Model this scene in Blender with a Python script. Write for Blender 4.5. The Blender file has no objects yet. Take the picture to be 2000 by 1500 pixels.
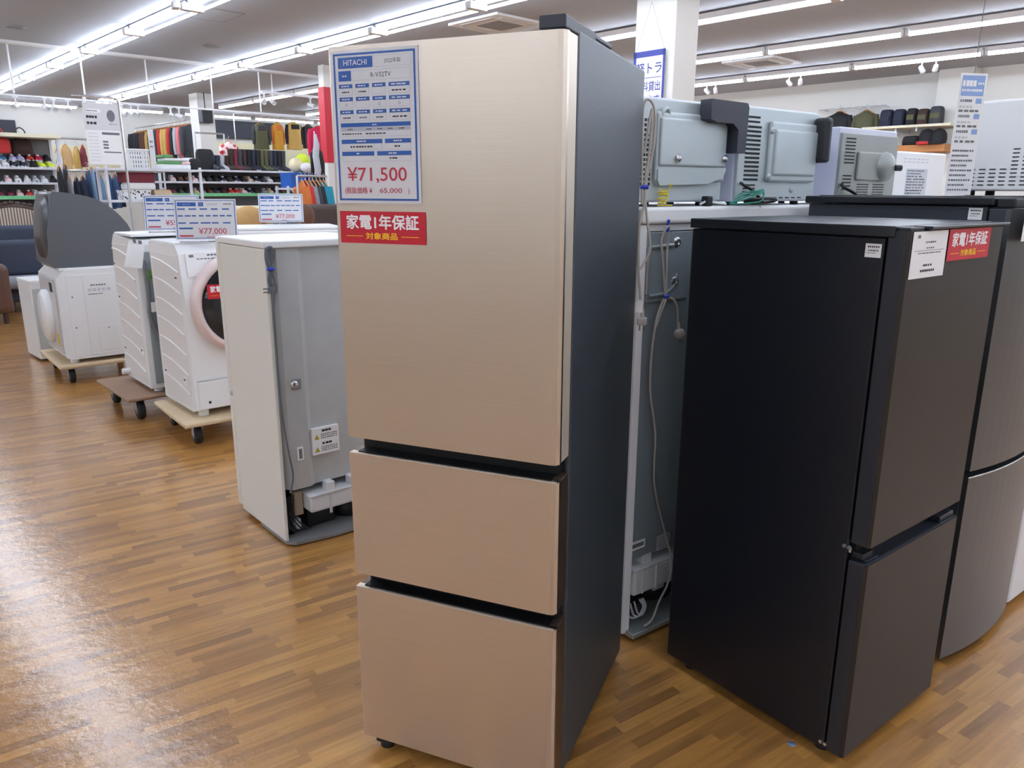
import bpy, bmesh, math, random
from mathutils import Matrix, Vector
random.seed(7)
SC = bpy.context.scene
COL = SC.collection
PI = math.pi
R = math.radians

# ---------------------------------------------------------------- camera
CAM_F, CAM_T, CAM_R, CAM_H = 1484.3, 0.2497, 0.0032, 1.4336   # focal length in pixels of a 2000 px wide frame, tilt, roll, height
_fw = Vector((0, math.cos(CAM_T), -math.sin(CAM_T)))
_r0 = Vector((1, 0, 0))
_u0 = _r0.cross(_fw)
C_R = math.cos(CAM_R) * _r0 + math.sin(CAM_R) * _u0
C_U = -math.sin(CAM_R) * _r0 + math.cos(CAM_R) * _u0
C_W = _fw
C_O = Vector((0, 0, CAM_H))
cam = bpy.data.cameras.new('camera')
cam.sensor_width = 36
cam.lens = CAM_F / 2000 * 36
cam.clip_start = 0.05
cam.clip_end = 200
camo = bpy.data.objects.new('camera', cam)
COL.objects.link(camo)
m3 = Matrix((C_R, C_U, -C_W)).transposed()
camo.matrix_world = Matrix.Translation(C_O) @ m3.to_4x4()
SC.camera = camo

# ---------------------------------------------------------------- world, exposure
w = bpy.data.worlds.new('world')
SC.world = w
w.use_nodes = True
w.node_tree.nodes['Background'].inputs[0].default_value = (0.8, 0.82, 0.85, 1)
w.node_tree.nodes['Background'].inputs[1].default_value = 0.3
SC.view_settings.view_transform = 'Standard'
SC.view_settings.look = 'None'
SC.view_settings.gamma = 1
SC.view_settings.use_curve_mapping = False
SC.view_settings.exposure = 0.5
SC.cycles.max_bounces = 10
SC.cycles.diffuse_bounces = 5
SC.cycles.glossy_bounces = 5
SC.cycles.sample_clamp_indirect = 6.0
TUBE_POWER = 21.0

# ---------------------------------------------------------------- the store's own axes: u along 43.5 deg, v along 133.5 deg
YAW = R(43.5)
EU = Vector((math.cos(YAW), math.sin(YAW), 0))
EV = Vector((-math.sin(YAW), math.cos(YAW), 0))
def W(u, v, z=0):
    return EU * u + EV * v + Vector((0, 0, z))
def ray(px, py):
    return (px - 1000) * C_R + (750 - py) * C_U + CAM_F * C_W
def PV(px, py, v):
    """point of a survey pixel on the vertical plane v = const, as (u, v, z)"""
    r = ray(px, py); t = v / r.dot(EV); p = C_O + r * t
    return (p.dot(EU), v, p.z)
def PU(px, py, u):
    r = ray(px, py); t = u / r.dot(EU); p = C_O + r * t
    return (u, p.dot(EV), p.z)
def PZ(px, py, z):
    r = ray(px, py); t = (z - CAM_H) / r.z; p = C_O + r * t
    return p

# ---------------------------------------------------------------- materials
def lin(c):
    out = []
    for x in c[:3]:
        x = x / 255.0
        out.append(x / 12.92 if x <= 0.04045 else ((x + 0.055) / 1.055) ** 2.4)
    return (*out, 1.0)
MATS = {}
def mat(name, col, rough=0.5, metal=0.0, spec=0.5, var=0.06, scale=6.0, bump=0.0, bscale=200.0, emit=0.0, coat=0.0, stretch=(1, 1, 1), sheen=0.0, rvar=0.0):
    if name in MATS: return MATS[name]
    m = bpy.data.materials.new(name); m.use_nodes = True
    nt = m.node_tree; N = nt.nodes; L = nt.links
    b = N['Principled BSDF']
    b.inputs['Roughness'].default_value = rough
    b.inputs['Metallic'].default_value = metal
    b.inputs['Specular IOR Level'].default_value = spec
    b.inputs['Coat Weight'].default_value = coat
    b.inputs['Sheen Weight'].default_value = sheen
    c = lin(col)
    tc = N.new('ShaderNodeTexCoord')
    mp = N.new('ShaderNodeMapping'); mp.inputs['Scale'].default_value = stretch
    L.new(tc.outputs['Object'], mp.inputs['Vector'])
    nz = N.new('ShaderNodeTexNoise'); nz.inputs['Scale'].default_value = scale; nz.inputs['Detail'].default_value = 4
    L.new(mp.outputs['Vector'], nz.inputs['Vector'])
    mx = N.new('ShaderNodeMix'); mx.data_type = 'RGBA'
    mx.inputs['A'].default_value = tuple(x * (1 - var) for x in c[:3]) + (1,)
    mx.inputs['B'].default_value = tuple(min(1, x * (1 + var)) for x in c[:3]) + (1,)
    L.new(nz.outputs['Fac'], mx.inputs['Factor'])
    L.new(mx.outputs['Result'], b.inputs['Base Color'])
    if rvar:
        mr = N.new('ShaderNodeMapRange'); mr.inputs['To Min'].default_value = max(0, rough - rvar); mr.inputs['To Max'].default_value = rough + rvar
        L.new(nz.outputs['Fac'], mr.inputs['Value']); L.new(mr.outputs['Result'], b.inputs['Roughness'])
    if bump:
        n2 = N.new('ShaderNodeTexNoise'); n2.inputs['Scale'].default_value = bscale; n2.inputs['Detail'].default_value = 3
        L.new(mp.outputs['Vector'], n2.inputs['Vector'])
        bp = N.new('ShaderNodeBump'); bp.inputs['Strength'].default_value = bump; bp.inputs['Distance'].default_value = 0.002
        L.new(n2.outputs['Fac'], bp.inputs['Height']); L.new(bp.outputs['Normal'], b.inputs['Normal'])
    if emit:
        b.inputs['Emission Color'].default_value = c
        b.inputs['Emission Strength'].default_value = emit
    MATS[name] = m
    return m

def mat_floor():
    m = bpy.data.materials.new('plank_floor'); m.use_nodes = True
    nt = m.node_tree; N = nt.nodes; L = nt.links; b = N['Principled BSDF']
    def math_(op, a=None, bb=None, va=0.0, vb=0.0):
        n = N.new('ShaderNodeMath'); n.operation = op
        if a is not None: L.new(a, n.inputs[0])
        else: n.inputs[0].default_value = va
        if bb is not None: L.new(bb, n.inputs[1])
        else: n.inputs[1].default_value = vb
        return n.outputs[0]
    tc = N.new('ShaderNodeTexCoord')
    mp = N.new('ShaderNodeMapping'); mp.inputs['Rotation'].default_value = (0, 0, -R(34.3))
    L.new(tc.outputs['Object'], mp.inputs['Vector'])
    sx = N.new('ShaderNodeSeparateXYZ'); L.new(mp.outputs['Vector'], sx.inputs[0])
    SW, SL = 0.034, 0.24
    ry = math_('DIVIDE', sx.outputs['Y'], vb=SW)
    row = math_('FLOOR', ry)
    wn = N.new('ShaderNodeTexWhiteNoise'); wn.noise_dimensions = '1D'; L.new(row, wn.inputs['W'])
    off = math_('MULTIPLY', wn.outputs['Value'], vb=7.3)
    rx = math_('ADD', math_('DIVIDE', sx.outputs['X'], vb=SL), off)
    cel = math_('FLOOR', rx)
    cb = N.new('ShaderNodeCombineXYZ'); L.new(cel, cb.inputs[0]); L.new(row, cb.inputs[1])
    w2 = N.new('ShaderNodeTexWhiteNoise'); w2.noise_dimensions = '2D'; L.new(cb.outputs[0], w2.inputs['Vector'])
    cr = N.new('ShaderNodeValToRGB'); e = cr.color_ramp.elements
    cols = [(0.0, (146, 101, 53)), (0.12, (156, 109, 57)), (0.3, (170, 120, 60)), (0.7, (182, 130, 66)), (1.0, (194, 143, 76))]
    e[0].position, e[0].color = 0.0, lin(cols[0][1]); e[1].position, e[1].color = 1.0, lin(cols[-1][1])
    for p, c in cols[1:-1]:
        k = e.new(p); k.color = lin(c)
    L.new(w2.outputs['Value'], cr.inputs['Fac'])
    # grain
    m2 = N.new('ShaderNodeMapping'); m2.inputs['Scale'].default_value = (2.5, 45, 1)
    L.new(mp.outputs['Vector'], m2.inputs['Vector'])
    ad = N.new('ShaderNodeVectorMath'); ad.operation = 'ADD'; L.new(m2.outputs[0], ad.inputs[0]); L.new(w2.outputs['Color'], ad.inputs[1])
    gn = N.new('ShaderNodeTexNoise'); gn.inputs['Scale'].default_value = 1.6; gn.inputs['Detail'].default_value = 6; gn.inputs['Distortion'].default_value = 0.6
    L.new(ad.outputs[0], gn.inputs['Vector'])
    mr = N.new('ShaderNodeMapRange'); mr.inputs['From Min'].default_value = 0.3; mr.inputs['From Max'].default_value = 0.7
    mr.inputs['To Min'].default_value = 0.80; mr.inputs['To Max'].default_value = 1.16
    L.new(gn.outputs['Fac'], mr.inputs['Value'])
    mu = N.new('ShaderNodeVectorMath'); mu.operation = 'SCALE'; L.new(cr.outputs['Color'], mu.inputs[0]); L.new(mr.outputs['Result'], mu.inputs['Scale'])
    L.new(mu.outputs[0], b.inputs['Base Color'])
    # gloss and unevenness
    ns = N.new('ShaderNodeTexNoise'); ns.inputs['Scale'].default_value = 2.2; ns.inputs['Detail'].default_value = 5
    L.new(tc.outputs['Object'], ns.inputs['Vector'])
    rr = N.new('ShaderNodeMapRange'); rr.inputs['To Min'].default_value = 0.22; rr.inputs['To Max'].default_value = 0.42
    L.new(ns.outputs['Fac'], rr.inputs['Value']); L.new(rr.outputs['Result'], b.inputs['Roughness'])
    b.inputs['Specular IOR Level'].default_value = 0.5
    b.inputs['Coat Weight'].default_value = 0.9; b.inputs['Coat Roughness'].default_value = 0.155; b.inputs['Coat IOR'].default_value = 1.7
    nb = N.new('ShaderNodeTexNoise'); nb.inputs['Scale'].default_value = 20; nb.inputs['Detail'].default_value = 5; nb.inputs['Roughness'].default_value = 0.65
    L.new(tc.outputs['Object'], nb.inputs['Vector'])
    vo = N.new('ShaderNodeTexVoronoi'); vo.inputs['Scale'].default_value = 9
    L.new(tc.outputs['Object'], vo.inputs['Vector'])
    hh = math_('ADD', nb.outputs['Fac'], math_('MULTIPLY', math_('LESS_THAN', vo.outputs['Distance'], vb=0.07), vb=0.25))
    bp = N.new('ShaderNodeBump'); bp.inputs['Strength'].default_value = 0.26; bp.inputs['Distance'].default_value = 0.006
    L.new(hh, bp.inputs['Height']); L.new(bp.outputs['Normal'], b.inputs['Normal']); L.new(bp.outputs['Normal'], b.inputs['Coat Normal'])
    return m

def mat_brushed(name, col, rough, ani=0.6, metal=1.0, var=0.1):
    m = mat(name, col, rough, metal, var=var, scale=1.0, stretch=(4, 4, 900))
    N = m.node_tree.nodes; L = m.node_tree.links; b = N['Principled BSDF']
    mp = [n for n in N if n.type == 'MAPPING'][0]
    n2 = N.new('ShaderNodeTexNoise'); n2.inputs['Scale'].default_value = 3.0; n2.inputs['Detail'].default_value = 3
    L.new(mp.outputs[0], n2.inputs['Vector'])
    bp = N.new('ShaderNodeBump'); bp.inputs['Strength'].default_value = 0.05; bp.inputs['Distance'].default_value = 0.0003
    L.new(n2.outputs['Fac'], bp.inputs['Height']); L.new(bp.outputs['Normal'], b.inputs['Normal'])
    tg = N.new('ShaderNodeTangent'); tg.direction_type = 'RADIAL'; tg.axis = 'Z'
    L.new(tg.outputs['Tangent'], b.inputs['Tangent']); b.inputs['Anisotropic'].default_value = ani; b.inputs['Anisotropic Rotation'].default_value = 0.25
    return m

def mat_clear(name):
    m = bpy.data.materials.new(name); m.use_nodes = True
    nt = m.node_tree; N = nt.nodes; L = nt.links
    N.remove(N['Principled BSDF'])
    t = N.new('ShaderNodeBsdfTransparent'); t.inputs[0].default_value = (0.97, 0.97, 0.98, 1)
    g = N.new('ShaderNodeBsdfGlossy'); g.inputs['Roughness'].default_value = 0.08
    tc = N.new('ShaderNodeTexCoord'); nz = N.new('ShaderNodeTexNoise'); nz.inputs['Scale'].default_value = 18
    L.new(tc.outputs['Object'], nz.inputs['Vector'])
    bp = N.new('ShaderNodeBump'); bp.inputs['Strength'].default_value = 0.5; bp.inputs['Distance'].default_value = 0.003
    L.new(nz.outputs['Fac'], bp.inputs['Height']); L.new(bp.outputs['Normal'], g.inputs['Normal'])
    fr = N.new('ShaderNodeFresnel'); fr.inputs['IOR'].default_value = 1.18
    mx = N.new('ShaderNodeMixShader'); L.new(fr.outputs[0], mx.inputs[0]); L.new(t.outputs[0], mx.inputs[1]); L.new(g.outputs[0], mx.inputs[2])
    L.new(mx.outputs[0], N['Material Output'].inputs[0])
    return m

# ---------------------------------------------------------------- mesh builder
class MB:
    def __init__(s): s.v = []; s.f = []; s.m = []; s.s = []; s.mats = []
    def mi(s, m):
        if m not in s.mats: s.mats.append(m)
        return s.mats.index(m)
    def add(s, vs, fs, m, M=None, smooth=False):
        o = len(s.v); k = s.mi(m)
        for p in vs:
            p = Vector(p)
            s.v.append(M @ p if M is not None else p)
        for f in fs:
            s.f.append([i + o for i in f]); s.m.append(k); s.s.append(smooth)
        return s
    def box(s, x0, y0, z0, x1, y1, z1, m, bev=0.0, seg=2, M=None):
        x0, x1 = min(x0, x1), max(x0, x1); y0, y1 = min(y0, y1), max(y0, y1); z0, z1 = min(z0, z1), max(z0, z1)
        vs = [(x0, y0, z0), (x1, y0, z0), (x1, y1, z0), (x0, y1, z0), (x0, y0, z1), (x1, y0, z1), (x1, y1, z1), (x0, y1, z1)]
        fs = [(0, 3, 2, 1), (4, 5, 6, 7), (0, 1, 5, 4), (1, 2, 6, 5), (2, 3, 7, 6), (3, 0, 4, 7)]
        if bev <= 0: return s.add(vs, fs, m, M)
        bm = bmesh.new(); bv = [bm.verts.new(p) for p in vs]
        for f in fs: bm.faces.new([bv[i] for i in f])
        bev = min(bev, 0.49 * min(x1 - x0, y1 - y0, z1 - z0))
        bmesh.ops.bevel(bm, geom=bm.edges[:], offset=bev, segments=seg, profile=0.5, affect='EDGES')
        bm.verts.index_update()
        s.add([v.co.copy() for v in bm.verts], [[v.index for v in f.verts] for f in bm.faces], m, M, False)
        bm.free(); return s
    def prism(s, poly, z0, z1, m, M=None, smooth=False):
        n = len(poly)
        vs = [(x, y, z0) for x, y in poly] + [(x, y, z1) for x, y in poly]
        s.add(vs, [[(i) % n, (i + 1) % n, n + (i + 1) % n, n + i] for i in range(n)], m, M, smooth)
        s.add(vs, [list(range(n))[::-1], list(range(n, 2 * n))], m, M)
        return s
    def tube(s, pts, r, m, n=8, M=None, cyc=False, smooth=0):
        pts = [Vector(p) for p in pts]
        if smooth:
            q = []
            L = len(pts)
            for i in range(L - 1):
                p0 = pts[max(i - 1, 0)]; p1 = pts[i]; p2 = pts[i + 1]; p3 = pts[min(i + 2, L - 1)]
                for k in range(smooth):
                    t = k / smooth
                    q.append(0.5 * ((2 * p1) + (p2 - p0) * t + (2 * p0 - 5 * p1 + 4 * p2 - p3) * t * t + (3 * p1 - p0 - 3 * p2 + p3) * t ** 3))
            q.append(pts[-1]); pts = q
        rs = r if isinstance(r, (list, tuple)) else [r] * len(pts)
        if len(rs) != len(pts): rs = [rs[0] + (rs[-1] - rs[0]) * i / (len(pts) - 1) for i in range(len(pts))]
        vs = []; up = None
        for i, p in enumerate(pts):
            d = (pts[min(i + 1, len(pts) - 1)] - pts[max(i - 1, 0)])
            if d.length < 1e-9: d = Vector((0, 0, 1))
            d.normalize()
            if up is None: up = Vector((0, 0, 1)) if abs(d.z) < 0.9 else Vector((1, 0, 0))
            a = d.cross(up)
            if a.length < 1e-6: a = d.cross(Vector((0, 1, 0)))
            a.normalize(); b = a.cross(d); up = b
            for k in range(n):
                t = 2 * PI * k / n
                vs.append(p + (a * math.cos(t) + b * math.sin(t)) * rs[i])
        fs = []
        for i in range(len(pts) - 1):
            for k in range(n):
                fs.append([i * n + k, i * n + (k + 1) % n, (i + 1) * n + (k + 1) % n, (i + 1) * n + k])
        s.add(vs, fs, m, M, True)
        s.add(vs, [list(range(n)), [(len(pts) - 1) * n + k for k in range(n)][::-1]], m, M)
        return s
    def cyl(s, p0, p1, r, m, n=16, M=None, r1=None):
        return s.tube([p0, p1], [r, r if r1 is None else r1], m, n, M)
    def lathe(s, prof, m, n=24, M=None):
        vs = []; fs = []
        for r, z in prof:
            for k in range(n):
                t = 2 * PI * k / n; vs.append((r * math.cos(t), r * math.sin(t), z))
        for i in range(len(prof) - 1):
            for k in range(n):
                fs.append([i * n + k, i * n + (k + 1) % n, (i + 1) * n + (k + 1) % n, (i + 1) * n + k])
        s.add(vs, fs, m, M, True)
        caps = []
        if prof[0][0] > 1e-5: caps.append(list(range(n))[::-1])
        if prof[-1][0] > 1e-5: caps.append([(len(prof) - 1) * n + k for k in range(n)])
        if caps: s.add(vs, caps, m, M)
        return s
    def loft(s, secs, m, M=None, caps=True, smooth=True):
        n = len(secs[0]); vs = [p for q in secs for p in q]; fs = []
        for i in range(len(secs) - 1):
            for k in range(n):
                fs.append([i * n + k, i * n + (k + 1) % n, (i + 1) * n + (k + 1) % n, (i + 1) * n + k])
        s.add(vs, fs, m, M, smooth)
        if caps: s.add(vs, [list(range(n))[::-1], [(len(secs) - 1) * n + k for k in range(n)]], m, M)
        return s
    def ell(s, c, r, m, n=14, M=None):
        prof = [(max(1e-6, math.sin(PI * i / 10)), -math.cos(PI * i / 10)) for i in range(11)]
        T = Matrix.Translation(c) @ Matrix.Diagonal((r[0], r[1], r[2], 1))
        return s.lathe(prof, m, n, T if M is None else M @ T)
    def quad(s, x0, z0, x1, z1, y, m, M=None):
        return s.add([(x0, y, z0), (x1, y, z0), (x1, y, z1), (x0, y, z1)], [(0, 1, 2, 3)], m, M)
    def text(s, body, x, z, h, y, m, align='l', bold=0.0, M=None, width=None):
        vs, fs, wd, hh = text_geo(body, 0.0)
        k = h; kx = k
        if width: kx = width / wd
        ox = x - (0 if align == 'l' else wd * kx * (0.5 if align == 'c' else 1))
        for i in range(5 if bold else 1):      # heavier strokes: the same letters laid down again a hair to each side
            du, dv = ((0, 0), (-1, 0), (1, 0), (0, 1), (0, -1))[i]
            s.add([(ox + (a + du * bold) * kx, y - 0.00002 * i, z + (b + dv * bold) * k) for a, b in vs], fs, m, M)
        return s
    def build(s, name, parent=None, loc=None, rotz=None, M=None):
        me = bpy.data.meshes.new(name)
        me.from_pydata([tuple(p) for p in s.v], [], s.f)
        for m in s.mats: me.materials.append(m)
        me.polygons.foreach_set('material_index', s.m)
        me.polygons.foreach_set('use_smooth', s.s)
        me.update()
        o = bpy.data.objects.new(name, me); COL.objects.link(o)
        if parent: o.parent = parent
        if loc is not None: o.location = loc
        if rotz is not None: o.rotation_euler = (0, 0, rotz)
        if M is not None: o.matrix_local = M
        return o
_TX = {}
def text_geo(body, bold):
    key = (body, bold)
    if key in _TX: return _TX[key]
    cu = bpy.data.curves.new('lettering', 'FONT'); cu.body = body; cu.size = 1.0; cu.resolution_u = 3; cu.offset = bold
    ob = bpy.data.objects.new('lettering', cu)
    me = ob.to_mesh()
    vs = [(v.co.x, v.co.y) for v in me.vertices]; fs = [list(p.vertices) for p in me.polygons]
    ob.to_mesh_clear(); bpy.data.objects.remove(ob); bpy.data.curves.remove(cu)
    x0 = min(a for a, b in vs); x1 = max(a for a, b in vs); y0 = min(b for a, b in vs); y1 = max(b for a, b in vs)
    hh = y1 - y0
    vs = [((a - x0) / hh, (b - y0) / hh) for a, b in vs]
    _TX[key] = (vs, fs, (x1 - x0) / hh, 1.0)
    return _TX[key]

LABELS = {}
def tag(o, label, cat, group=None, kind=None):
    o['label'] = label; o['category'] = cat
    if group: o['group'] = group
    if kind: o['kind'] = kind
    LABELS.setdefault(label, []).append(o.name)
    return o
def thing(name, label, cat, loc=(0, 0, 0), rotz=0.0, group=None):
    o = bpy.data.objects.new(name, None); COL.objects.link(o)
    o.empty_display_size = 0.1
    o.location = loc; o.rotation_euler = (0, 0, rotz)
    return tag(o, label, cat, group)
def struct(name, mb, **k):
    o = mb.build(name, **k); o['kind'] = 'structure'; return o
def dup(root, loc, rotz, label, group=None, scale=None):
    kids = [c for c in bpy.data.objects if c.parent == root] if root.name not in KIDS else KIDS[root.name]
    KIDS[root.name] = kids
    r = root.copy(); COL.objects.link(r); r.location = loc; r.rotation_euler = (0, 0, rotz)
    if scale: r.scale = scale
    r['label'] = label; LABELS.setdefault(label, []).append(r.name)
    if group: r['group'] = group
    for ch in kids:
        c = ch.copy(); COL.objects.link(c); c.parent = r
        gk = KIDS.get(ch.name)
        if gk is None: gk = KIDS[ch.name] = [g for g in bpy.data.objects if g.parent == ch]
        for g in gk:
            d = g.copy(); COL.objects.link(d); d.parent = c
    return r
KIDS = {}
ORD = ['first', 'second', 'third', 'fourth', 'fifth', 'sixth', 'seventh', 'eighth', 'ninth', 'tenth', 'eleventh', 'twelfth', 'thirteenth', 'fourteenth', 'fifteenth', 'sixteenth', 'seventeenth', 'eighteenth', 'nineteenth', 'twentieth', 'twenty-first', 'twenty-second', 'twenty-third', 'twenty-fourth']
def RZ(a): return Matrix.Rotation(a, 4, 'Z')
def T(x, y, z): return Matrix.Translation((x, y, z))
# ---------------------------------------------------------------- materials in use
m_floor = mat_floor()
m_ceil = mat('ceiling_board', (166, 170, 178), 0.8, var=0.02, scale=0.6)
m_wall = mat('white_wall', (226, 225, 220), 0.75, var=0.02, scale=0.8)
m_wall2 = mat('cream_wall', (218, 214, 204), 0.8, var=0.02)
m_joint = mat('ceiling_joint', (140, 140, 144), 0.8)
m_tube = mat('lit_tube', (230, 240, 255), 0.4, emit=TUBE_POWER, var=0.0)
m_fixt = mat('lamp_housing', (225, 226, 228), 0.45)
m_wht = mat('white_enamel', (232, 233, 233), 0.32, var=0.01)
m_whtp = mat('white_plastic', (228, 229, 231), 0.4, var=0.015)
m_cream = mat('cream_steel', (224, 222, 213), 0.38, var=0.015)
m_lav = mat('lavender_steel', (205, 208, 222), 0.4, var=0.02)
m_steel = mat('galvanised_steel', (168, 176, 178), 0.38, 0.55, var=0.1, scale=9, bump=0.05, bscale=60)
m_steel2 = mat('pressed_steel_backs', (186, 196, 199), 0.42, 0.35, var=0.06, scale=6)
m_slot = mat('vent_slot_dark', (34, 38, 42), 0.8)
m_blk = mat('black_plastic', (24, 26, 30), 0.5)
m_nav = mat('charcoal_plastic', (46, 49, 60), 0.5)
m_chrome = mat('bright_metal', (205, 206, 208), 0.25, 0.9)
m_paper = mat('white_paper', (238, 238, 238), 0.6, var=0.01)
m_paper2 = mat('soft_grey_paper', (214, 214, 217), 0.6, var=0.01)
m_blue = mat('print_blue', (44, 98, 178), 0.5, var=0.02)
m_red = mat('print_red', (196, 22, 44), 0.45, var=0.02)
m_redtx = mat('price_red', (205, 55, 78), 0.5, var=0.02)
m_yel = mat('print_yellow', (250, 200, 30), 0.5)
m_gry = mat('print_grey', (110, 112, 118), 0.6)
m_lgry = mat('print_pale_grey', (200, 202, 208), 0.6)
m_tx = mat('print_black', (40, 40, 44), 0.6)
m_wtx = mat('print_white', (245, 245, 246), 0.5)
m_clear = mat_clear('clear_film')
m_cord = mat('grey_cord', (176, 170, 162), 0.5)
m_cordd = mat('dark_grey_cord', (96, 102, 110), 0.5)
m_tie = mat('blue_tie', (28, 60, 190), 0.5)
m_wood = mat('orange_wood', (190, 125, 65), 0.5, var=0.15, stretch=(1, 1, 12))
m_ply = mat('plywood', (206, 184, 150), 0.6, var=0.12, scale=5, stretch=(1, 6, 1))
m_rub = mat('black_rubber', (26, 26, 28), 0.7)

# ---------------------------------------------------------------- the room
CZ = 3.3
struct('floor', MB().box(-14, -12, -0.1, 14.4, 21.2, 0.0, m_floor, M=RZ(YAW)))
o = struct('ceiling', MB().box(-14, -12, CZ, 14.4, 21.2, CZ + 0.1, m_ceil, M=RZ(YAW)))
struct('wall_right', MB().box(14.0, -12, 0, 14.2, 21.2, CZ, m_wall, M=RZ(YAW)))
struct('wall_back', MB().box(-14, 20.8, 0, 14.4, 21.0, CZ, m_wall, M=RZ(YAW)))
struct('wall_left', MB().box(-14.2, -12, 0, -14, 21.2, CZ, m_wall2, M=RZ(YAW)))
struct('wall_front', MB().box(-14, -12.2, 0, 14.4, -12, CZ, m_wall2, M=RZ(YAW)))
# shallow ceiling step and the black panels on the far wall
struct('trim_1', MB().box(-6, 12.2, CZ - 0.035, 13.9, 12.32, CZ - 0.001, m_fixt, M=RZ(YAW)))
def wallpanel(name, pa, pb, v, m):
    a = PV(*pa, v); b = PV(*pb, v)
    return struct(name, MB().box(a[0], v, b[2], b[0], v + 0.05, a[2], m, 0.005, M=RZ(YAW)))
m_pan = mat('black_wall_panel', (52, 55, 66), 0.6)
wallpanel('trim_2', (413, 233), (549, 275), 20.7, m_pan)
wallpanel('trim_3', (-40, 231), (34, 266), 20.7, m_pan)
m_lit = mat('pale_yellow_board', (236, 230, 196), 0.7)
wallpanel('trim_4', (34, 280), (330, 335), 20.7, m_lit)
wallpanel('trim_5', (413, 276), (640, 330), 20.7, m_lit)
# pillars
def pillar(n, pc, pl, pr_, u, lab):
    c = PU(pc, 200, u); l = PU(pl, 200, u)
    r = PV(pr_, 200, c[1])
    o = struct(n, MB().box(u, c[1], 0, r[0], l[1], CZ, m_wall, 0.01, M=RZ(YAW)))
    o['label'] = lab
    return (u, c[1], r[0], l[1])
PIL1 = pillar('pillar', 1312, 1236, 1356, 6.35, 'square white pillar with a hanging blue bordered sign')
PIL2 = pillar('pillar', 1897, 1826, 1913, 13.74, 'white pillar on the right wall behind the bag shelf')
PIL3 = pillar('pillar', 385, 369, 417, 6.5, 'white pillar in front of the black wall panels')
PIL4 = pillar('pillar', 634, 624, 664, 6.5, 'white pillar with a red banner beside the bronze fridge')
# ceiling panel joints
jm = MB()
for k in range(-5, 15, 2):
    pass
# hatch outline, speakers, cassettes are things of their own further down

# ---------------------------------------------------------------- tube lights
LZ = CZ - 0.02
def make_fixture(single=False):
    t = thing('tube_light', 'x', 'light'); LABELS.clear()
    hb = MB(); P = 1.70
    hb.prism([(-0.05, 0), (0.05, 0), (0.028, -0.055), (-0.028, -0.055)], -P / 2, P / 2, m_fixt, Matrix(((1, 0, 0, 0), (0, 0, 1, 0), (0, 1, 0, 0), (0, 0, 0, 1))))
    hw = 0.045 if single else 0.11
    for s in (-1, 1):
        hb.box(-hw, s * P / 2 - 0.02, -0.10, hw, s * P / 2 + 0.02, -0.03, m_fixt, 0.005)
    hb.build('housing', t)
    for s in ((0,) if single else (-1, 1)):
        MB().cyl((s * 0.085, -P / 2 + 0.03, -0.078), (s * 0.085, P / 2 - 0.03, -0.078), 0.021 if single else 0.0145, m_tube, 10).build('tube', t)
    return t
fx = make_fixture()
fx1 = make_fixture(True)
fresh = {fx.name, fx1.name}
PITCH = 1.75
first = True
rowname = {3.42: 'leftmost ceiling row', 5.45: 'second ceiling row from the left', 7.65: 'row behind the square pillar', 9.9: 'row second from the right wall', 12.0: 'row nearest the right wall'}
vis = {3.42: (5.5, 20), 5.45: (4.5, 20), 7.65: (2.2, 20), 9.9: (1.2, 20), 12.0: (1.5, 20)}
phase = {3.42: 8.34, 5.45: 6.28, 7.65: 5.36, 9.9: 5.55, 12.0: 5.31}
placed = []
for u in (-9.0, -5.2, -1.6, 1.42, 3.42, 5.45, 7.65, 9.9, 12.0):
    ph = phase.get(u, 0.5)
    k0 = math.ceil((-11.5 - ph) / PITCH); k1 = math.floor((18.6 - ph) / PITCH)
    nvis = 0
    for k in range(k1, k0 - 1, -1):
        v = ph + (k + 0.5) * PITCH
        if v > 18.4: continue
        lo = vis.get(u)
        if lo and v > lo[0] - 0.8:
            lab = '%s tube light, %s, %s from the far end' % ('single' if u > 7 else 'twin', rowname[u], ORD[nvis]); nvis += 1; grp = 'tube lights along the ceiling'
        else:
            lab = '%s tube ceiling light beside or behind the viewpoint' % ('single' if u > 7 else 'twin'); grp = '%s tube lights out of the picture' % ('single' if u > 7 else 'twin')
        src = fx1 if u > 7 else fx
        if src.name in fresh:
            src.location = W(u, v, LZ); src.rotation_euler = (0, 0, YAW); src['label'] = lab; src['group'] = grp; fresh.discard(src.name)
            LABELS.setdefault(lab, []).append(src.name)
        else:
            dup(src, W(u, v, LZ), YAW, lab, grp)
# cross lights along the far wall
for i, (u0, v) in enumerate([(7.6, 19.7), (9.4, 19.7), (11.2, 19.7), (3.6, 19.9), (5.4, 19.7)]):
    dup(fx1, W(u0 + 0.9, v, LZ), YAW + PI / 2, 'single tube light washing the far wall, %s from the right' % ORD[(2, 1, 0, 4, 3)[i]], 'tube lights along the far wall')
# ---------------------------------------------------------------- bronze three-door fridge
m_gold = mat_brushed('brushed_champagne_steel', (207, 194, 178), 0.30, 0.72)
m_goldl = mat('champagne_edge', (214, 202, 186), 0.4, 0.4)
m_golds = mat('bronze_edge', (112, 96, 84), 0.35, 0.8)
m_char = mat('charcoal_side_panel', (60, 68, 76), 0.46, 0.25, spec=0.8, var=0.05, bump=0.25, bscale=420)
m_gap = mat('black_recess', (10, 11, 13), 0.45)
GX, GY, GR = -0.3889, 1.7136, R(-22.39)
GW, GD = 0.526, 0.648
g = thing('refrigerator', 'tall bronze brushed-steel three-door refrigerator with charcoal sides, nearest the viewer', 'refrigerator', (GX, GY, 0), GR)
b = MB()
b.box(0.004, 0.082, 0.03, GW - 0.001, GD, 1.736, m_char, 0.006)
b.box(0.012, 0.05, 0.06, GW - 0.012, 0.083, 1.715, m_gap)
body = b.build('body', g)
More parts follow.
